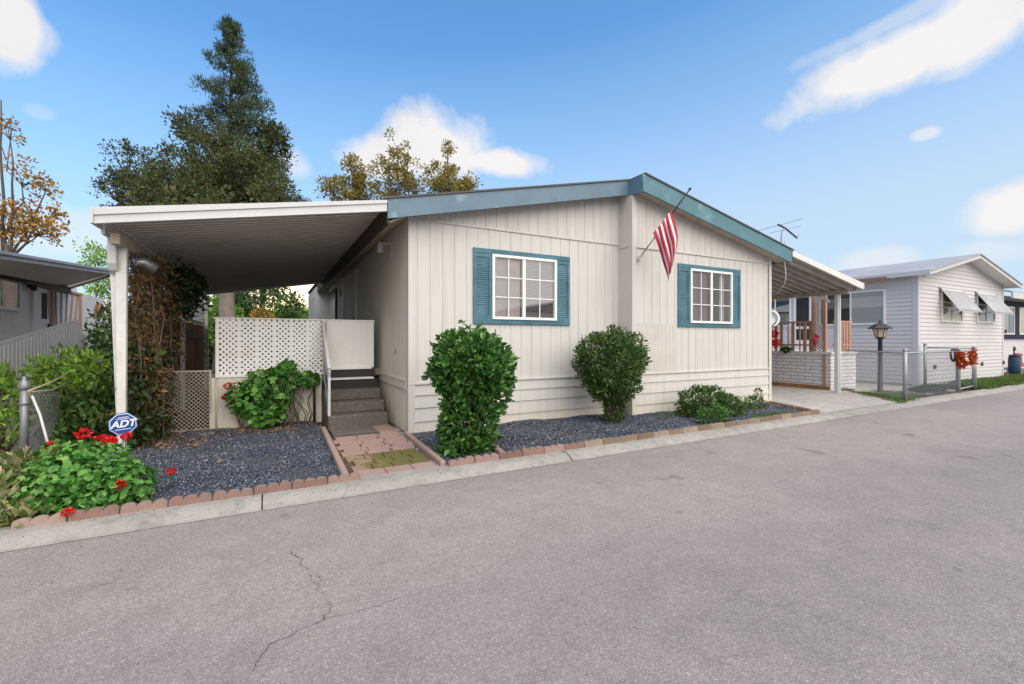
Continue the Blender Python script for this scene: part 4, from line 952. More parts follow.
def hwin(par, x0, x1, z0, z1, y, cur, mid=True, fr='vinyl', gl='glass'):
    t = .05; mb = MB(); mb.box((x0,y-.07,z0),(x1,y-.02,z0+t)); mb.box((x0,y-.07,z1-t),(x1,y-.02,z1)); mb.box((x0,y-.068,z0+t),(x0+t,y-.02,z1-t)); mb.box((x1-t,y-.068,z0+t),(x1,y-.02,z1-t))
    if mid: mb.box(((x0+x1)/2-.025,y-.065,z0+t),((x0+x1)/2+.025,y-.02,z1-t)); mb.box((x0+t,y-.06,(z0+z1)/2+.08),((x1-t),y-.02,(z0+z1)/2+.12))
    o = mb.build('window', M[fr], par)
    for a, b, c in ((x0+t,(x0+x1)/2-.026,cur[0]),((x0+x1)/2+.026,x1-t,cur[1])):
        mb = MB(); mb.box((a,y-.035,z0+t),(b,y-.024,z1-t)); mb.build('curtain', M[c], o)  # yellow sheets carry a painted warm reflection, not fabric
        mb = MB(); mb.add([(a,y-.05,z0+t),(b,y-.05,z0+t),(b,y-.05,z1-t),(a,y-.05,z1-t)], [(0,1,2,3)]); mb.build('pane', M[gl], o)
    return o
hwin(rh, 18.72, 20.25, 2.02, 3.08, RY, ('warm_reflect','warm_reflect'), gl='glass_d'); hwin(rh, 21.5, 23.05, 2.05, 3.10, RY, ('curtain_d','blind'))
for xa_, xb_ in ((18.6,20.35),(21.4,23.2)):
    mb = MB(); n = 14
    for i in range(n):
        x = xa_+(xb_-xa_)*i/n; w2 = (xb_-xa_)/n
        mb.prism([(x,RY-.02,3.12),(x,RY-.48,2.40),(x+w2*.5,RY-.48,2.38),(x+w2*.5,RY-.02,3.10)], (0,0,.012)); mb.prism([(x+w2*.5,RY-.02,3.10),(x+w2*.5,RY-.48,2.38),(x+w2,RY-.48,2.40),(x+w2,RY-.02,3.12)], (0,0,.012))
    mb.box((xa_,RY-.495,2.34),(xb_,RY-.48,2.41)); mb.bar((xa_+.06,RY-.02,2.5),(xa_+.02,RY-.47,2.4),.02,.02); mb.bar((xb_-.06,RY-.02,2.5),(xb_-.02,RY-.47,2.4),.02,.02)
    mb.build('window_awning', M['rh_roof'], rh)
o = sidewin(rh, RX0-.02, 7.15, 9.1, 1.95, 3.06, -1, 'blind', 'glass'); 
mb = MB(); mb.box((RX0-.045,8.15,2.0),(RX0-.042,9.04,3.0)); mb.build('shade', M['dark_room'], o)
mb = MB(); mb.prism([(RX0-.02,7.0,3.40),(RX0-.35,7.0,3.33),(RX0-.35,7.0,3.42),(RX0-.02,7.0,3.47)], (0,1.6,0)); mb.build('door_hood', M['rust'], rh)
for x in (18.2,21.9,23.9):
    mb = MB(); mb.box((x,RY-.03,.55),(x+.2,RY-.019,.68)); mb.build('vent', M['dark'], rh)
mb = MB(); mb.box((24.1,RY-.05,1.7),(24.25,RY-.02,1.84)); mb.build('faucet_box', M['dark'], rh)
# entry side behind the porch
mb = MB(); mb.box((RX0-.06,9.35,1.05),(RX0-.021,10.0,3.1)); d = mb.build('screen_door', M['vinyl'], rh)
mb = MB(); mb.box((RX0-.066,9.45,1.95),(RX0-.061,9.9,3.0)); mb.box((RX0-.066,9.45,1.45),(RX0-.061,9.9,1.85)); mb.build('pane', M['dark_room'], d)
sidewin(rh, RX0-.02, 10.1, 11.3, 1.95, 3.15, -1, 'dark_room')
# porch of the right house
rp = thing('porch', 'white painted brick porch with redwood railings beside the right driveway', 'porch', (14.4,7.5,0))
mb = MB(); mb.box((13.74,7.0,.05),(15.07,8.6,1.06)); mb.box((13.741,8.6,.05),(RX0-.03,13,1.06)); mb.uv = lambda c: ((c[0]+c[1]), c[2]); mb.build('base_wall', M['brick_w'], rp)
mb = MB(); mb.box((13.70,6.96,1.06),(15.1,8.61,1.12)); mb.box((13.70,8.611,1.06),(RX0-.03,13,1.12)); mb.build('deck', M['white_dirty'], rp)
mb = MB(); mb.box((13.69,7.0,.05),(13.735,12,.16)); mb.build('base_board', M['brown_wood'], rp)
mb = MB()
for z in (1.28,1.95): mb.box((13.76,7.4,z),(13.80,11,z+.05)); mb.box((14.0,7.04,z),(14.95,7.08,z+.05))
y = 7.5
while y < 11: mb.box((13.765,y,1.12),(13.795,y+.09 if int(y*7)%3 else y+.03,1.96)); y += .17
x = 14.05
while x < 14.95: mb.box((x,7.045,1.12),(x+.09,7.075,1.96)); x += .15
mb.build('railing', M['redwood'], rp)
mb = MB(); mb.box((13.72,7.12,.1),(13.80,7.20,2.85)); mb.box((13.72,7.42,1.1),(13.80,7.50,2.85)); d2 = mb.build('column', M['redwood'], rp)
mb = MB(); diag(mb, (13.76,7.2,1.12), (0,1,0), (0,0,1), .22, 1.7, .09, .02, .01, (1,0,0)); mb.build('lattice', M['redwood'], d2)
mb = MB(); mb.box((14.2,7.02,1.25),(14.95,7.035,1.9)) if False else mb.box((13.70,8.65,1.25),(13.715,9.2,1.9)); mb.build('screen_panel', M['soffit'], rp)
def blob_flowers(name, c, r, n, L, mat, label, cat, stems=None, zs=1.0):
    P, D = shell_points(c, (r,r,r*zs), n, .2); l = L*(.6+.8*rng.random(n)); vs, fs = leaf_arrays(P, D+rng.normal(size=D.shape)*.5, l, l*.7)
    o = np_mesh(name, vs, fs, mat); 
    if label: tag(o, label, cat)
    return o
blob_flowers('red_decoration', (13.66,8.55,1.65), .085, 90, .07, M['red_petal'], 'red hanging decoration on the right porch railing near the satellite dish', 'decoration')
blob_flowers('red_decoration', (13.66,8.5,1.35), .10, 90, .07, M['red_petal'], 'lower red flower decoration on the right porch railing near the satellite dish', 'decoration')
blob_flowers('red_decoration', (13.66,7.35,1.45), .06, 70, .06, M['red_petal'], 'red flower decoration on the lattice column of the right porch', 'decoration', zs=2.2)
blob_flowers('porch_plant', (13.66,8.2,1.16), .10, 160, .08, M['leaf_dark'], 'small green plant on the ledge of the white brick porch', 'plant', zs=.5)
mb = MB(); mb.box((15.2,7.6,.05),(16.3,8.3,.38)); mb.box((15.4,7.7,.38),(15.9,8.1,.50)); mb.tube([(15.3,7.7,.38),(15.25,7.7,.6),(15.4,7.75,.72)], .05); tag(mb.build('garden_clutter', M['dark'], bevel=.03), 'dark pile of covered boxes beside the right porch', 'boxes')

# lamp post
lp = thing('lamp_post', 'black post lamp with a dark hat and frosted panes before the white house', 'lamp post', (14.56,6.19,0))
mb = MB(); mb.lathe([(.10,0),(.10,.03),(.06,.06),(.05,1.42),(.06,1.44),(.045,1.47)], (14.56,6.19,.03), 16); mb.build('post', M['black'], lp, True)
mb = MB(); mb.lathe([(.07,0),(.10,.03),(.155,.24),(.15,.25)], (14.56,6.19,1.50), 6); mb.build('lantern_glass', M['lamp_glass'], lp)
mb = MB()
for k in range(6):
    t = k*math.pi/3; mb.bar((14.56+.10*math.cos(t),6.19+.10*math.sin(t),1.51),(14.56+.162*math.cos(t),6.19+.162*math.sin(t),1.76),.014,.014)
mb.lathe([(.085,-.01),(.11,.01),(.085,.025)], (14.56,6.19,1.50), 12)
mb.lathe([(.27,0),(.275,.015),(.14,.12),(.05,.16),(.03,.19),(.035,.22),(.01,.24)], (14.56,6.19,1.75), 6); mb.build('lantern_cap', M['black'], lp)

# chain link fence and gate
cf = thing('chain_link_fence', 'galvanised chain link fence around the small yard of the white house', 'fence', (12.95,5.0,0))
Pp = {'a':(12.9,5.0),'b':(15.95,5.05),'c':(17.5,5.2),'d':(17.25,6.2),'e':(15.0,7.46),'a2':(12.86,5.12)}
def post(par, p, h, r=.035, mat='galv'):
    mb = MB(); mb.tube([(*p,.02),(*p,h)], r, 12); mb.lathe([(r*1.15,0),(r*1.15,.02),(r*.7,.05),(.005,.06)], (*p,h), 12); mb.build('post', M[mat], par, True)
for k, h in (('a',1.20),('b',1.20),('c',1.22),('d',1.30),('e',1.16)): post(cf, Pp[k], h, .05 if k in 'bc' else .042)
def mesh(par, a, b, z0, z1, rail=True, pitch=.085, name='wire_mesh', t=.0042):
    U = Vector((b[0]-a[0], b[1]-a[1], 0)); L_ = U.length; N = Vector((-U.y, U.x, 0))
    mb = MB(); diag(mb, (*a,z0), U, (0,0,1), L_, z1-z0, pitch, t, t, N); o = mb.build(name, M['galv'], par)
    if rail: mb = MB(); mb.tube([(*a,z1+.02),(*b,z1+.02)], .019, 8); mb.build('top_rail', M['galv'], par, True)
mesh(cf, Pp['a'], Pp['b'], .06, 1.13); mesh(cf, Pp['a'], Pp['e'], .06, 1.13); mesh(cf, Pp['c'], Pp['d'], .06, 1.2)
cg = thing('garden_gate', 'open chain link gate frame between the two thick posts by the wreaths', 'gate', (16.0,5.1,0))
mb = MB(); g0, g1_ = Pp['b'], Pp['c']
for z in (.16,1.14): mb.tube([(g0[0]+.07,g0[1],z),(g1_[0]-.07,g1_[1],z)], .02, 8)
for q in (.09, .91): x = g0[0]+(g1_[0]-g0[0])*q; y = g0[1]+(g1_[1]-g0[1])*q; mb.tube([(x,y,.16),(x,y,1.14)], .02, 8)
mb.build('frame', M['galv'], cg, True)
for i, (p, r, lab) in enumerate(((tuple(dpt(960,357,11.75)), .10, 'orange autumn wreath with a dark loop tied left of the gate post'), (tuple(dpt(972.5,357.5,12.2)), .15, 'orange red autumn wreath hung on the gate itself'))):
    c = np.array(p); a = rng.random(420)*6.283; e = Vector((1,.1,0)).normalized()
    P = c+np.stack([np.cos(a)*r*e.x, np.cos(a)*r*e.y, np.sin(a)*r], 1)+rng.normal(size=(420,3))*.022; l = .07*(.6+.7*rng.random(420))
    vs, fs = leaf_arrays(P, rng.normal(size=(420,3)), l, l*.7); w0 = np_mesh('wreath', vs, fs, M['orange_leaf']); tag(w0, lab, 'wreath')
    if i == 0:
        mb = MB(); cc_ = dpt(953,355,11.8); mb.tube([cc_+Vector((math.cos(t)*.14,0,math.sin(t)*.15)) for t in [j*math.pi/8 for j in range(17)]], .026, 8); lo = mb.build('loop', M['black'], smooth=True); lo.parent = w0
        P, D = shell_points(tuple(dpt(962,364,11.75)), (.13,.06,.10), 160, .1); l = .08*np.ones(160); vs, fs = leaf_arrays(P, D, l, l*.7); b2 = np_mesh('bow', vs, fs, M['orange_leaf'], w0)

# far right house
fh = thing('far_house', 'white house with navy trimmed windows at the far right edge', 'house', (29,7.4,0))
mb = MB(); mb.box((27.6,7.5,0),(40,18,3.4)); mb.build('wall', M['rh_siding'], fh)
mb = MB(); mb.prism([(27.0,6.9,3.42),(40,6.9,3.42),(40,12.5,5.0),(27.0,12.5,5.0)], (0,0,.06)); mb.build('roof', M['rh_roof'], fh)
mb = MB(); mb.box((27.0,6.85,3.18),(40,6.92,3.42)); mb.build('fascia', M['white'], fh)
mb = MB(); mb.box((27.7,7.42,1.5),(40,7.49,1.68)); mb.box((27.7,7.42,2.95),(40,7.49,3.17)); 
for x in (27.7,29.55,31.9,33.5): mb.box((x,7.425,1.68),(x+.5,7.49,2.95))
mb.build('trim', M['navy'], fh)
for x0, x1, c in ((28.22,29.5,'blind'),(30.1,31.85,'warm_reflect'),(32.45,33.45,'blind')): hwin(fh, x0, x1, 1.7, 2.93, 7.5, (c,'dark_room' if c == 'blind' else c), False)
mb = MB(); mb.lathe([(.14,0),(.17,.1),(.18,.6),(.15,.72),(.18,.75)], (25.75,6.5,.12), 14); tag(mb.build('blue_barrel', M['blue_pot'], smooth=True), 'dark blue barrel standing at the far corner of the white house', 'barrel')
mb = MB(); mb.tube([(25.5,6.45,1.05),(25.4,6.4,1.13),(25.3,6.4,1.17)], .04); mb.tube([(25.5,6.45,1.05),(25.75,6.5,.85)], .02); tag(mb.build('garden_tool', M['rust']), 'rusty garden tool leaning out of the blue barrel', 'tool')
mb = MB(); mb.prism([(26.1,6.6,.36),(27.5,6.6,.36),(27.4,6.6,.45),(27.05,6.6,.55),(27.0,6.6,.75),(27.15,6.6,.88),(26.75,6.6,.92),(26.5,6.6,.7)], (0,.2,0)); tag(mb.build('garden_ornament', M['red_orn'], bevel=.02), 'rust red garden ornament on the white bench at the far right', 'ornament')
mb = MB(); mb.box((26.0,6.3,.25),(29,6.9,.35)); mb.box((26.1,6.4,.05),(26.3,6.8,.25)); mb.box((28.6,6.4,.05),(28.8,6.8,.25)); tag(mb.build('bench', M['white_dirty']), 'low white bench in front of the navy trimmed house', 'bench')

# ------------------------------------------------------------------ near left: chain link post, sign
nf = thing('chain_link_fence', 'grey fence post with sagging loose chain link and a slack rail at the left', 'fence', (-2.9,5.8,0))
pb = gp(24, 462, .04); 
mb = MB(); mb.tube([(*pb,.02),(*pb,.90)], .038, 14); mb.lathe([(.046,0),(.046,.03),(.03,.045)], (*pb,.70), 14); mb.build('post', M['galv'], nf, True)
mb = MB(); mb.lathe([(.048,0),(.056,.02),(.056,.05),(.045,.085),(.024,.11),(.020,.12),(.024,.135),(.010,.15)], (*pb,.88), 14); mb.build('cap', M['galv'], nf, True)
def dp2(px, py, dd): v = dpt(px, py, dd); return v
top = [dp2(31,393,4.8), dp2(45,391,5.1), dp2(60,392,5.5)]; bot = [dp2(30,455,4.75), dp2(46,452,5.0), dp2(54,440,5.4)]
def q(tabs, u):
    return tabs[0].lerp(tabs[1], u*2) if u < .5 else tabs[1].lerp(tabs[2], u*2-1)
mb = MB(); nst = 13
for s in range(-nst, nst):
    pts = []
    for j in range(nst+1):
        v = j/nst; u = (s+j)/nst
        if 0 <= u <= 1: pts.append(q(top, u).lerp(q(bot, u), v)+Vector((0,.03*math.sin(v*5),0)))
    if len(pts) > 1: mb.tube(pts, .0028, 4, cap=False)
    pts = []
    for j in range(nst+1):
        v = j/nst; u = (s+nst-j+1)/nst-.0
        if 0 <= u <= 1: pts.append(q(top, u).lerp(q(bot, u), v)+Vector((0,.03*math.sin(v*5),0)))
    if len(pts) > 1: mb.tube(pts, .0028, 4, cap=False)
mb.build('wire_mesh', M['silver'], nf)
mb = MB(); mb.tube([dp2(28,391,4.8), dp2(50,383,5.4), dp2(79,367,6.4)], .010, 6); mb.tube([dp2(28,392,4.8), dp2(52,390,5.4), dp2(70,382,6.1)], .008, 6); mb.build('slack_rail', M['wire'], nf, True)
mb = MB(); mb.tube([dp2(32,396,4.75), dp2(40,415,4.7), dp2(48,444,4.6)], .012, 6); mb.build('tie_strap', M['white_dirty'], nf, True)

sg = thing('yard_sign', 'blue octagonal security sign with white letters on a stake behind the geranium', 'sign', (-1.5,5.9,0))
sc = dpt(123,424,4.75); nrm = (Vector((0,0,sc.z))-sc); nrm.z = 0; nrm = Vector((.30,-1,0)).normalized()
yaw = math.atan2(nrm.x, -nrm.y); sr = Vector((math.cos(yaw), math.sin(yaw), 0)); su = Vector((0,0,1)); tl = .06
def octo(r, off, mat, name, par):
    mb = MB(); P = [sc+nrm*off+sr*(r*math.cos(t+tl))+su*(r*math.sin(t+tl)) for t in [math.pi/8+k*math.pi/4 for k in range(8)]]
    mb.prism(P, -nrm*.004); return mb.build(name, M[mat], par)
octo(.125, 0, 'sign_blue', 'sign_plate', sg); octo(.116, .003, 'sign_white', 'sign_border', sg); octo(.108, .006, 'sign_blue', 'sign_face', sg)
mb = MB()
for z, wd in ((.068,.085),(.052,.11),(-.058,.13)): mb.prism([sc+nrm*.0085+sr*(-wd/2)+su*(z-wd*.03), sc+nrm*.0085+sr*(wd/2)+su*(z+wd*.03), sc+nrm*.0085+sr*(wd/2)+su*(z+.006+wd*.03), sc+nrm*.0085+sr*(-wd/2)+su*(z+.006-wd*.03)], -nrm*.002)
mb.build('sign_lines', M['sign_white'], sg)
text('lettering', 'ADT', .098, sc+nrm*.0085, (R(90),-tl,yaw), M['sign_white'], sg, .001, .25, .0035)
mb = MB(); mb.bar(sc-nrm*.012-su*.1, (sc.x-nrm.x*.012, sc.y-nrm.y*.012, 0), .014, .006); mb.build('stake', M['galv'], sg)

# ------------------------------------------------------------------ shrubs and flowers
def shrub(name, label, cat, base, shells, L, asp, mat, stems=6, seed=1, up=.35, inner=.7, six=True, group=None):
    t = thing(name, label, cat, base, group); random.seed(seed); VS = []; FS = []; off = 0; sb = MB()
    for si, (cx,cy,cz,rx,ry,rz,n) in enumerate(shells):
        P, d = shell_points((0,0,0), (1,1,1), n, inner); b = bumpy(d, .15, 3.2, seed+si); b2 = bumpy(d, .11, 9, seed+si+50)
        P = np.array([cx,cy,cz])+P*b*b2*np.array([rx,ry,rz]); gap = np.sin(P@np.array([9.,5.,7.])+seed)+np.sin(P@np.array([-6.,8.,10.])+seed*2)+np.sin(P@np.array([14.,-11.,9.])); k = (P[:,2] > .04) & ((gap > -1.35) | (rng.random(len(P)) < .25)); P = P[k]; d = d[k]
        D = d*.8+rng.normal(size=d.shape)*.55+np.array([0,0,up]); l = L*(.55+.75*rng.random(len(P)))
        v, f = leaf_arrays(P, D, l, l*asp, six=six); VS.append(v); FS.append(f+off); off += len(v)
        for k in range(stems):
            a = random.uniform(0,6.28); limb(sb, (base[0]+random.uniform(-.05,.05), base[1]+random.uniform(-.05,.05), .02), (cx+rx*.6*math.cos(a), cy+ry*.6*math.sin(a), cz+rz*random.uniform(-.3,.7)), .012, .004, .15, 4, 5)
    sb.build('stems', M['trunk'], t); np_mesh('leaves', np.concatenate(VS), np.concatenate(FS), mat, t); return t
s1 = shrub('hedge_bush', 'tall glossy trimmed bush with a narrow waist left of the blue trimmed window', 'bush', (2.22,5.3,0),
    [(2.27,5.30,1.08,.485,.44,.38,3300),(2.23,5.32,1.34,.42,.38,.20,1100),(2.26,5.30,.80,.44,.38,.34,1500),(2.19,5.30,.42,.31,.28,.40,1700),(2.14,5.30,.13,.34,.28,.15,800),(2.2,5.3,.9,.25,.22,.6,700)], .092, .5, M['leaf_hedge'], 4, 11)
P = []; 
mb = MB()
for (x,y,z,h) in ((2.12,5.3,1.42,.30),(2.33,5.28,1.40,.26),(2.52,5.2,1.36,.22),(1.98,5.3,1.36,.22),(2.22,5.3,1.44,.20)):
    q2 = limb(mb, (x,y,z-.1), (x+random.uniform(-.04,.04),y,z+h-.05), .005, .002, .1, 4, 4)
    for p in q2[1:]: P += [tuple(p)]*5
mb.build('twigs', M['trunk'], s1); P = np.array(P); D = rng.normal(size=P.shape)+np.array([0,0,.5]); l = np.full(len(P), .07)
v, f = leaf_arrays(P, D, l, l*.5, six=True); np_mesh('sprigs', v, f, M['leaf_hedge'], s1)
shrub('round_bush', 'dark rounded bush on a slim leafy stem at the inner corner of the house front', 'bush', (5.12,6.02,0),
    [(5.10,6.0,1.06,.60,.52,.50,6000),(4.85,5.95,1.22,.38,.36,.34,1800),(5.40,6.0,1.15,.36,.36,.36,1800),(5.10,6.0,.66,.46,.36,.28,2400),(5.16,6.02,.22,.17,.16,.22,620),(5.1,6.0,.9,.35,.3,.5,900)], .068, .36, M['leaf_dark'], 4, 23)
shrub('low_bush', 'low spreading dark green bush under the right window', 'bush', (7.1,5.65,0),
    [(7.0,5.7,.30,.42,.36,.30,2200),(7.35,5.6,.20,.42,.34,.24,1700),(6.72,5.75,.14,.22,.2,.14,500)], .065, .42, M['leaf_dark'], 4, 31)
shrub('low_bush', 'small lighter green bush at the kerb below the low dark bush', 'bush', (6.55,5.05,0),
    [(6.55,5.15,.16,.30,.22,.17,1200)], .05, .4, M['leaf_hedge'], 2, 37)
shrub('low_bush', 'small green sapling near the right corner of the house', 'bush', (8.8,5.9,0),
    [(8.75,5.9,.14,.22,.2,.15,500),(8.95,5.95,.30,.08,.08,.14,160),(8.3,5.8,.10,.25,.2,.10,400)], .05, .4, M['leaf_dark'], 2, 41)
shrub('low_bush', 'tiny weed sprouting between the round bush and the low bush', 'plant', (5.95+.15,5.75,0), [(6.1,5.75,.10,.14,.1,.10,120)], .05, .3, M['leaf_dark'], 1, 43)

def geranium(name, label, base, shells, heads, seed, L=.07, extra=()):
    t = thing(name, label, 'flowering bush', base); random.seed(seed); VS=[];FS=[];off=0; sb = MB()
    for si, (cx,cy,cz,rx,ry,rz,n) in enumerate(shells):
        P, d = shell_points((0,0,0),(1,1,1), n, .62); P = np.array([cx,cy,cz])+P*bumpy(d,.12,3,seed+si)*bumpy(d,.08,8,seed+si+9)*np.array([rx,ry,rz]); k = P[:,2] > .05; P=P[k]; d=d[k]; n=len(P)
        # round cupped leaves: fans of six points
        Nn = d*.8+rng.normal(size=d.shape)*.65+np.array([0,0,.45]); Nn /= np.linalg.norm(Nn,axis=1,keepdims=True)
        A = np.cross(Nn, rng.normal(size=d.shape)); A /= np.linalg.norm(A,axis=1,keepdims=True); B = np.cross(Nn,A)
        r = L*.5*(.6+.8*rng.random((n,1))); ring = []
        for j in range(8):
            th = 2*math.pi*j/8; sc_ = (1.0 if j%2 else .88)*(.45 if j == 0 else 1); ring.append(P+(A*math.cos(th)+B*math.sin(th))*r*sc_+Nn*r*.28)
        V = np.stack([P]+ring, 1).reshape(-1,3); bs = np.arange(n)[:,None]*9
        F = np.concatenate([bs+np.array([[0,1+j,1+(j+1)%8]]) for j in range(8)],0); VS.append(V); FS.append(F+off); off += len(V)
        for k in range(8):
            a = random.uniform(0,6.28); limb(sb, (cx+rx*.3*math.cos(a),cy+ry*.3*math.sin(a),.03), (cx+rx*.7*math.cos(a),cy+ry*.7*math.sin(a),cz+rz*.4), .010,.005,.2,4,5)
    sb.build('stems', M['trunk'], t); np_mesh('leaves', np.concatenate(VS), np.concatenate(FS), M['leaf_ger'], t)
    for (hp, r) in heads:
        hp = np.array(hp); r = r*.82; P, d = shell_points(hp, (r,r,r*.75), 70, .6); l = np.full(len(P), r*.62); v, f = leaf_arrays(P, d+rng.normal(size=d.shape)*.5, l, l*.9, six=True)
        h = np_mesh('flower_head', v, f, M['red_petal'], t)
        mb = MB(); mb.tube([tuple(hp-np.array([0,0,r*.3])), tuple(hp+np.array([random.uniform(-.03,.03),.05,-.16]))], .004, 5); mb.build('flower_stalk', M['leaf_ger'], t)
    return t
def hd(px, py, dd, r): v = dpt(px, py, dd); return ((v.x, v.y, v.z), r)
geranium('geranium', 'large sprawling red geranium at the kerb below the blue sign', (-1.3,5.0,0),
    [(-1.18,5.05,.18,.27,.30,.27,1100),(-1.42,5.15,.24,.38,.36,.32,1500),(-1.60,5.0,.14,.28,.24,.22,800),(-1.66,5.5,.24,.40,.36,.26,900),(-1.32,4.86,.12,.28,.14,.15,600)],
    [hd(52,446,4.3,.055), hd(83,434,4.55,.06), hd(101,440,4.3,.058), hd(110,441,4.3,.055), hd(126,436,4.5,.045), hd(126,468,3.95,.04), hd(120,485,3.75,.042), hd(68,512,3.45,.036), hd(171,471,4.25,.036)], 51, .052)
geranium('geranium', 'tall loose geranium bush leaning against the porch skirting below the lattice screen', (-.05,8.2,0),
    [(-.30,8.15,.52,.28,.22,.30,330),(.06,8.15,.62,.30,.22,.36,430),(.24,8.15,.98,.17,.14,.13,130),(.50,8.2,.80,.24,.14,.12,170),(-.05,8.15,.25,.26,.20,.20,210),(-.12,8.15,.86,.16,.12,.12,90)],
    [hd(228,386,7.0,.06), hd(226,397,6.95,.06)], 61, .088)
def plant_leaves(name, label, cat, base, spots, n, L, asp, mat, up=.6, seed=3):
    t = thing(name, label, cat, base); VS=[];FS=[];off=0
    for (cx,cy,cz,rx,ry,rz,k) in spots:
        P, d = shell_points((cx,cy,cz),(rx,ry,rz),k,.15); kk = P[:,2]>.04; P=P[kk]; d=d[kk]; l=L*(.5+.8*rng.random(len(P)))
        v,f=leaf_arrays(P,d+rng.normal(size=d.shape)*.5+np.array([0,0,up]),l,l*asp,six=True); VS.append(v);FS.append(f+off);off+=len(v)
    np_mesh('leaves', np.concatenate(VS), np.concatenate(FS), mat, t); return t
plant_leaves('variegated_plant', 'pink and cream striped leafy plant at the left edge beside the kerb', 'plant', (-1.9,4.95,0), [(-1.90,4.90,.18,.28,.24,.20,420),(-2.2,5.3,.26,.34,.3,.24,420),(-1.80,5.35,.30,.3,.25,.2,300),(-1.66,4.80,.09,.2,.14,.09,160)], 0, .10, .36, M['leaf_croton'], .5)
def sh(px, py, d, rx, rz, n): v = dpt(px, py, d); return (v.x, v.y, v.z, rx, rx, rz, n)
q0 = dpt(80,385,6.4)
shrub('leafy_shrub', 'bright yellow green shrub behind the sagging chain link at the left', 'shrub', (q0.x,q0.y,0),
    [sh(50,375,6.3,.30,.26,525), sh(72,368,6.5,.34,.28,675), sh(98,372,6.3,.34,.30,675), sh(80,392,6.3,.48,.30,750)], .085, .42, M['leaf_yg'], 6, 71, .5, .3)
q0 = dpt(85,420,5.9)
shrub('leafy_shrub', 'dark broad leaved shrub below the bright shrub and behind the sign', 'shrub', (q0.x,q0.y,0),
    [sh(75,412,5.9,.36,.32,600), sh(103,412,6.1,.36,.38,675), sh(88,430,5.7,.45,.26,525), sh(128,420,6.3,.24,.45,375)], .11, .34, M['leaf_dark'], 6, 73, .3, .3)
q0 = dpt(4,400,5.6)
shrub('leafy_shrub', 'yellow green shrub cut by the left edge of the picture', 'shrub', (q0.x,q0.y,0),
    [sh(2,400,5.6,.22,.24,375), sh(-6,380,5.6,.2,.2,300), sh(8,428,5.3,.2,.2,225)], .075, .45, M['leaf_yg'], 4, 77, .5, .3)
# climbing vine over the left side of the awning
vn = thing('climbing_vine', 'tangled brown and green vine hanging from the awning edge behind the white post', 'vine', (-1.55,8.2,0))
def vol(n, lo, hi, ez_=None):
    return rng.uniform(lo, hi, (n,3))
C1 = vol(300, (-1.66,7.35,.1), (-1.36,8.75,2.52)); C1[:,0] += .10*np.sin(C1[:,2]*3+C1[:,1]*4)
vs, fs = clumps(C1, .14, 25, .062, .45, up=-.3, six=True); np_mesh('dry_leaves', vs, fs, M['leaf_vine'], vn)
C2 = np.concatenate([vol(120, (-1.66,8.2,2.0), (-1.15,10.8,2.62)), vol(16, (-1.6,9.5,1.9), (-1.3,12,2.5)), vol(110, (-1.7,7.2,.05), (-1.35,8.5,1.3))]); vs, fs = clumps(C2, .14, 14, .09, .45, up=-.2, six=True); np_mesh('green_leaves', vs, fs, M['leaf_vineg'], vn)
mb = MB(); random.seed(9)
for k in range(46):
    x, y = random.uniform(-1.62,-1.38), random.uniform(7.35,9.0); limb(mb, (x,y,2.6), (x+random.uniform(-.15,.15),y+random.uniform(-.2,.2),random.uniform(.05,1.2)), .009, .004, .08, 6, 5)
mb.build('stems', M['trunk_pale'], vn)

# grass, moss, ground cover as uncountable stuff
def grass(name, poly, n, z, h, mat, label):
    xs=[p[0] for p in poly]; ys=[p[1] for p in poly]; x=rng.uniform(min(xs),max(xs),n); y=rng.uniform(min(ys),max(ys),n)
    k=inpoly(x,y,poly)&(noise2(x,y)>-.35); x=x[k];y=y[k]; P=np.stack([x,y,np.full(len(x),z)],1); D=rng.normal(size=P.shape)*.45+np.array([0,0,1]); l=h*(.5+.9*rng.random(len(x))); v,f=leaf_arrays(P,D,l,np.full(len(x),.009)+l*.06)
    tag(np_mesh(name,v,f,mat), label, 'grass', kind='stuff')
def noise2(x,y): return np.sin(x*3.1+y*1.7)*.5+np.sin(x*1.3-y*4.1)*.4+np.sin(x*7+y*6)*.3
grass('grass', [(12.25,4.85),(12.9,4.80),(15.2,5.15),(14.3,7.2),(14.0,6.85)], 9000, .04, .07, M['leaf_grass'], 'strip of weedy grass under the chain link fence beside the driveway')
grass('grass', [(17.7,4.98),(27,5.2),(27,6.3),(17.7,6.2)], 30000, .04, .13, M['leaf_grass'], 'green grass verge in front of the white gabled house')
grass('ground_cover', [(15.0,5.5),(17.6,5.3),(17.6,6.3),(17.3,6.2),(15.6,6.0)], 9000, .04, .10, M['leaf_gc'], 'grey green ground cover behind the garden gate')
grass('grass', [(7.2,4.9),(9.1,4.95),(8.9,5.35),(7.4,5.2)], 1800, .06, .05, M['leaf_grass'], 'thin weeds along the right end of the house bed')
grass('grass', [(2.9,4.70),(7.4,4.80),(7.4,4.93),(2.9,4.84)], 1600, .06, .035, M['leaf_grass'], 'short moss and weeds growing along the edging stones')
grass('dry_plants', [(14.0,4.95),(16.0,5.0),(16.0,5.35),(14.2,5.5)], 2600, .04, .06, M['leaf_pink'], 'pinkish dry low plants at the foot of the chain link fence')

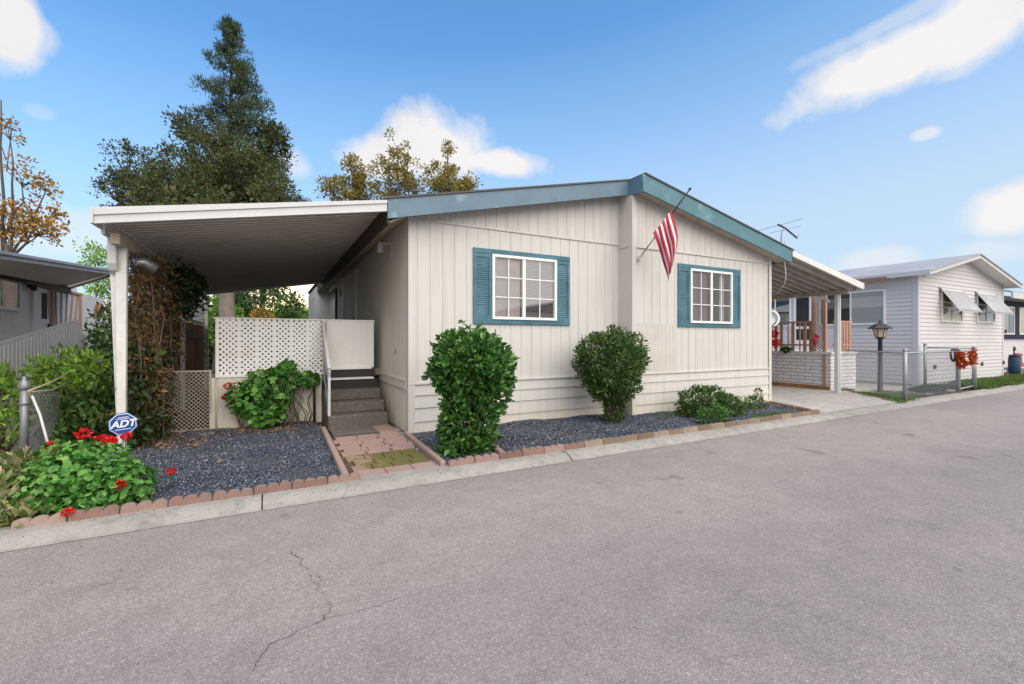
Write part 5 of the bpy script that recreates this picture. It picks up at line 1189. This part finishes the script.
# ------------------------------------------------------------------ trees
random.seed(2)
def conifer(base, H, rad, seed):
    random.seed(seed); t = thing('conifer_tree', 'tall pointed dark conifer rising highest above the carport awning', 'tree', base)
    tb = MB(); limb(tb, base, (base[0],base[1],H), .38, .02, .01, 10, 8); tb.build('trunk', M['trunk'], t)
    bb = MB(); C = []; RR = []; z = 6.0
    while z < H-.3:
        f = (H-z)/(H-6); nb = random.choice((3,4,5)); 
        for k in range(nb):
            a = random.uniform(0,6.28); L_ = rad*(f**.9)*random.choice((.55,.8,1.0,1.1,1.2))*random.uniform(.85,1.1)+.12
            p0 = Vector((base[0],base[1],z)); p1 = p0+Vector((math.cos(a)*L_, math.sin(a)*L_, L_*random.uniform(.15,.55)+.05))
            limb(bb, p0, p1, .05*f+.012, .008, .12, 4, 4); m_ = max(2, int(L_*3.0))
            for i in range(m_):
                u = .3+.7*(i+1)/m_; c = p0.lerp(p1, u)
                for q_ in range(2):
                    C.append(tuple(c+Vector((random.gauss(0,.14),random.gauss(0,.14),random.gauss(.08,.14))))); RR.append(.12+.13*min(1,f*2.2))
        z += .22+.24*f
    C.append((base[0],base[1],H-.15)); RR.append(.12); C.append((base[0],base[1],H-.5)); RR.append(.14); bb.build('branches', M['trunk'], t)
    RR = np.array(RR); CC = np.array(C)
    vs, fs = clumps(CC, RR, 30, .19, .22, up=.9); np_mesh('crown', vs, fs, M['leaf_con'], t)
ct = dpt(231,21,27.5); conifer((ct.x,ct.y,0), ct.z, 3.9, 5)
def lobe(px, py, d, rx, rz, ry=None):
    v = dpt(px, py, d); return (v.x, v.y, v.z, rx, ry or rx, rz)
c0 = dpt(225,300,24)
tree('broadleaf_tree', 'wide olive green broadleaf tree behind the carport awning', 'tree', (c0.x,c0.y,0), 5, .42,
    [lobe(205,185,24,2.3,2.3), lobe(240,180,24,2.4,2.0), lobe(268,195,24,1.6,1.6), lobe(170,195,24,1.6,1.6), lobe(210,160,24,1.3,1.4), lobe(215,215,24,3.2,2.0)], 350, .44, 88, .16, M['leaf_broad'], M['trunk_pale'], seed=13)
c0 = dpt(135,300,26)
tree('broadleaf_tree', 'smaller sparse brownish tree at the left shoulder of the wide olive tree', 'tree', (c0.x,c0.y,0), 5, .25,
    [lobe(128,170,26,1.15,1.5), lobe(145,190,26,1.5,1.6), lobe(120,195,26,1.0,1.6), lobe(158,172,26,.7,.9)], 105, .38, 62, .16, M['leaf_broad'], M['trunk'], seed=17)
c0 = dpt(262,300,29)
tree('broadleaf_tree', 'thin brown leaved branches showing right of the tall conifer', 'tree', (c0.x,c0.y,0), 7, .22,
    [lobe(270,140,29,1.2,1.7), lobe(262,165,29,1.2,1.2), lobe(185,130,29,.9,1.5)], 90, .45, 45, .22, M['leaf_broad'], M['trunk'], seed=19)
for i, (pts, lab, sd_) in enumerate((
    ([(355,172,.9,1.0),(345,192,1.5,.9),(332,190,.7,.7),(362,185,.8,.9)], 'leftmost and lowest of the sparse golden trees above the house roof', 23),
    ([(398,150,.7,1.1),(388,168,.8,1.0),(408,168,.8,1.1),(396,185,1.5,1.2),(380,188,.8,1.0),(415,190,.8,1.0)], 'tallest sparse golden tree before the cloud above the house roof', 29),
    ([(448,162,.6,1.0),(441,178,.9,1.0),(458,178,.8,1.0),(450,190,1.6,.9),(470,190,.8,.7)], 'rightmost sparse golden tree above the blue fascia', 31))):
    c0 = dpt(pts[0][0], 300, 26)
    tree('birch_tree', lab, 'tree', (c0.x,c0.y,0), 6.5, .16, [lobe(a,b,26,r1*.9,r2) for a,b,r1,r2 in pts], 80, .31, 50, .16, M['leaf_birch'], M['trunk_pale'], 'sparse golden trees behind the house', seed=sd_)
c0 = dpt(6,300,17)
t = tree('autumn_tree', 'sparse yellow leaved young tree with a bare tip at the left edge', 'tree', (c0.x,c0.y,0), 5.0, .10,
    [lobe(20,218,17,.8,.75), lobe(22,180,17,.55,.75), lobe(46,188,17,.45,.35), lobe(52,212,17,.4,.35), lobe(38,232,17,.9,.45), lobe(10,135,17,.35,.55), lobe(5,225,17,.7,.8)], 80, .22, 19, .14, M['leaf_yellow'], M['trunk'], seed=37, aspect=.6)
mb = MB(); limb(mb, tuple(dpt(5,300,17)), tuple(dpt(1,100,17)), .08, .02, .02, 8, 6); limb(mb, tuple(dpt(7,170,17)), tuple(dpt(12,125,17)), .02, .008, .02, 4, 5); limb(mb, tuple(dpt(6,160,17)), tuple(dpt(-6,120,17)), .02, .008, .02, 4, 5); mb.build('leader', M['trunk'], t)
c0 = dpt(100,300,16)
tree('small_tree', 'pale green small tree peeking out left of the white carport post', 'tree', (c0.x,c0.y,0), 2.4, .08,
    [lobe(95,258,16,.5,.5), lobe(104,282,16,.6,.6), lobe(110,315,16,.45,.9)], 60, .24, 26, .13, M['leaf_yg'], M['trunk'], seed=41)
# garden greenery behind the porch
for (px,py,dd,rx,rz,m,lab,sd_,nn_) in ((258,312,20,1.6,1.6,'leaf_dark','dark leafy tree seen between awning and lattice screen',43,110),(297,322,22,1.3,.7,'leaf_yg','sunlit green bush behind the right end of the lattice screen',47,60),(214,318,18,.8,.9,'leaf_yg','green bush behind the left corner of the lattice screen',53,40),(330,332,30,2.2,.8,'leaf_dark','dark low tree behind the back of the cream house',59,40)):
    c0 = dpt(px,300,dd); lv = dpt(px,py,dd)
    tree('garden_tree', lab, 'tree', (c0.x,c0.y,0), max(.8,lv.z-.6), .10, [(lv.x,lv.y,lv.z,rx,rx,rz)], nn_, .36, 45, .17, M[m], M['trunk'], seed=sd_)
shrub('orange_shrub', 'orange leaved shrub glowing above the lattice screen', 'shrub', tuple(dpt(262,340,16))[:2]+(0,), [tuple(dpt(262,318,16))+(.35,.35,.32,500)], .09, .5, M['leaf_yellow'], 3, 61)
b0 = dpt(229,300,17)
mb = MB(); limb(mb, (b0.x,b0.y,0), (b0.x-.15,b0.y,5.2), .30, .22, .03, 6, 10); 
tk = thing('bare_tree', 'thick pale trunk standing behind the left end of the lattice screen', 'tree', (b0.x,b0.y,0)); mb.build('trunk', M['trunk_pale'], tk, True)
vs, fs = clumps(np.array([(b0.x+random.gauss(0,1.0), b0.y+random.gauss(0,1.0), 5.6+random.gauss(0,.5)) for _ in range(80)]), .4, 30, .2, .5); np_mesh('crown', vs, fs, M['leaf_broad'], tk)
# greenery closing the gap between the left home and the awning
shrub('tall_shrub', 'dark green tall shrub between the left home and the white carport post', 'shrub', (-3.0,13,0), [(-2.9,12.6,1.3,.5,.8,1.0,1500),(-2.6,11,.9,.4,.7,.8,1200)], .10, .45, M['leaf_dark'], 5, 67, .3, .3)
hg = thing('hedge', 'dark hedge closing the back of the garden behind the carport', 'hedge', (-3,24,0))
C = np.concatenate([vol(700, (-9,25,0), (2.2,27,2.6))]); vs, fs = clumps(C, .5, 30, .2, .5); np_mesh('leaves', vs, fs, M['leaf_dark'], hg)

# house across the road (seen in the window reflections)
oh = thing('opposite_house', 'beige home across the road mirrored in the front windows', 'house', (8,-11.5,0))
mb = MB(); mb.box((-4,-20,0),(9,-11.5,3.2)); mb.box((13,-20,0),(27,-11.5,3.2)); mb.build('wall', M['lh_siding'], oh)
mb = MB(); mb.prism([(-4.5,-11,3.2),(9.5,-11,3.2),(2.5,-11,4.5)], (0,-9,0)); mb.prism([(12.5,-11,3.2),(27.5,-11,3.2),(20,-11,4.5)], (0,-9,0)); mb.build('roof', M['roofing'], oh)
mb = MB(); mb.box((0,-11.49,1.2),(2,-11.45,2.3)); mb.box((4,-11.49,1.2),(6,-11.45,2.3)); mb.box((18,-11.49,1.2),(20,-11.45,2.3)); mb.build('window', M['vinyl'], oh)
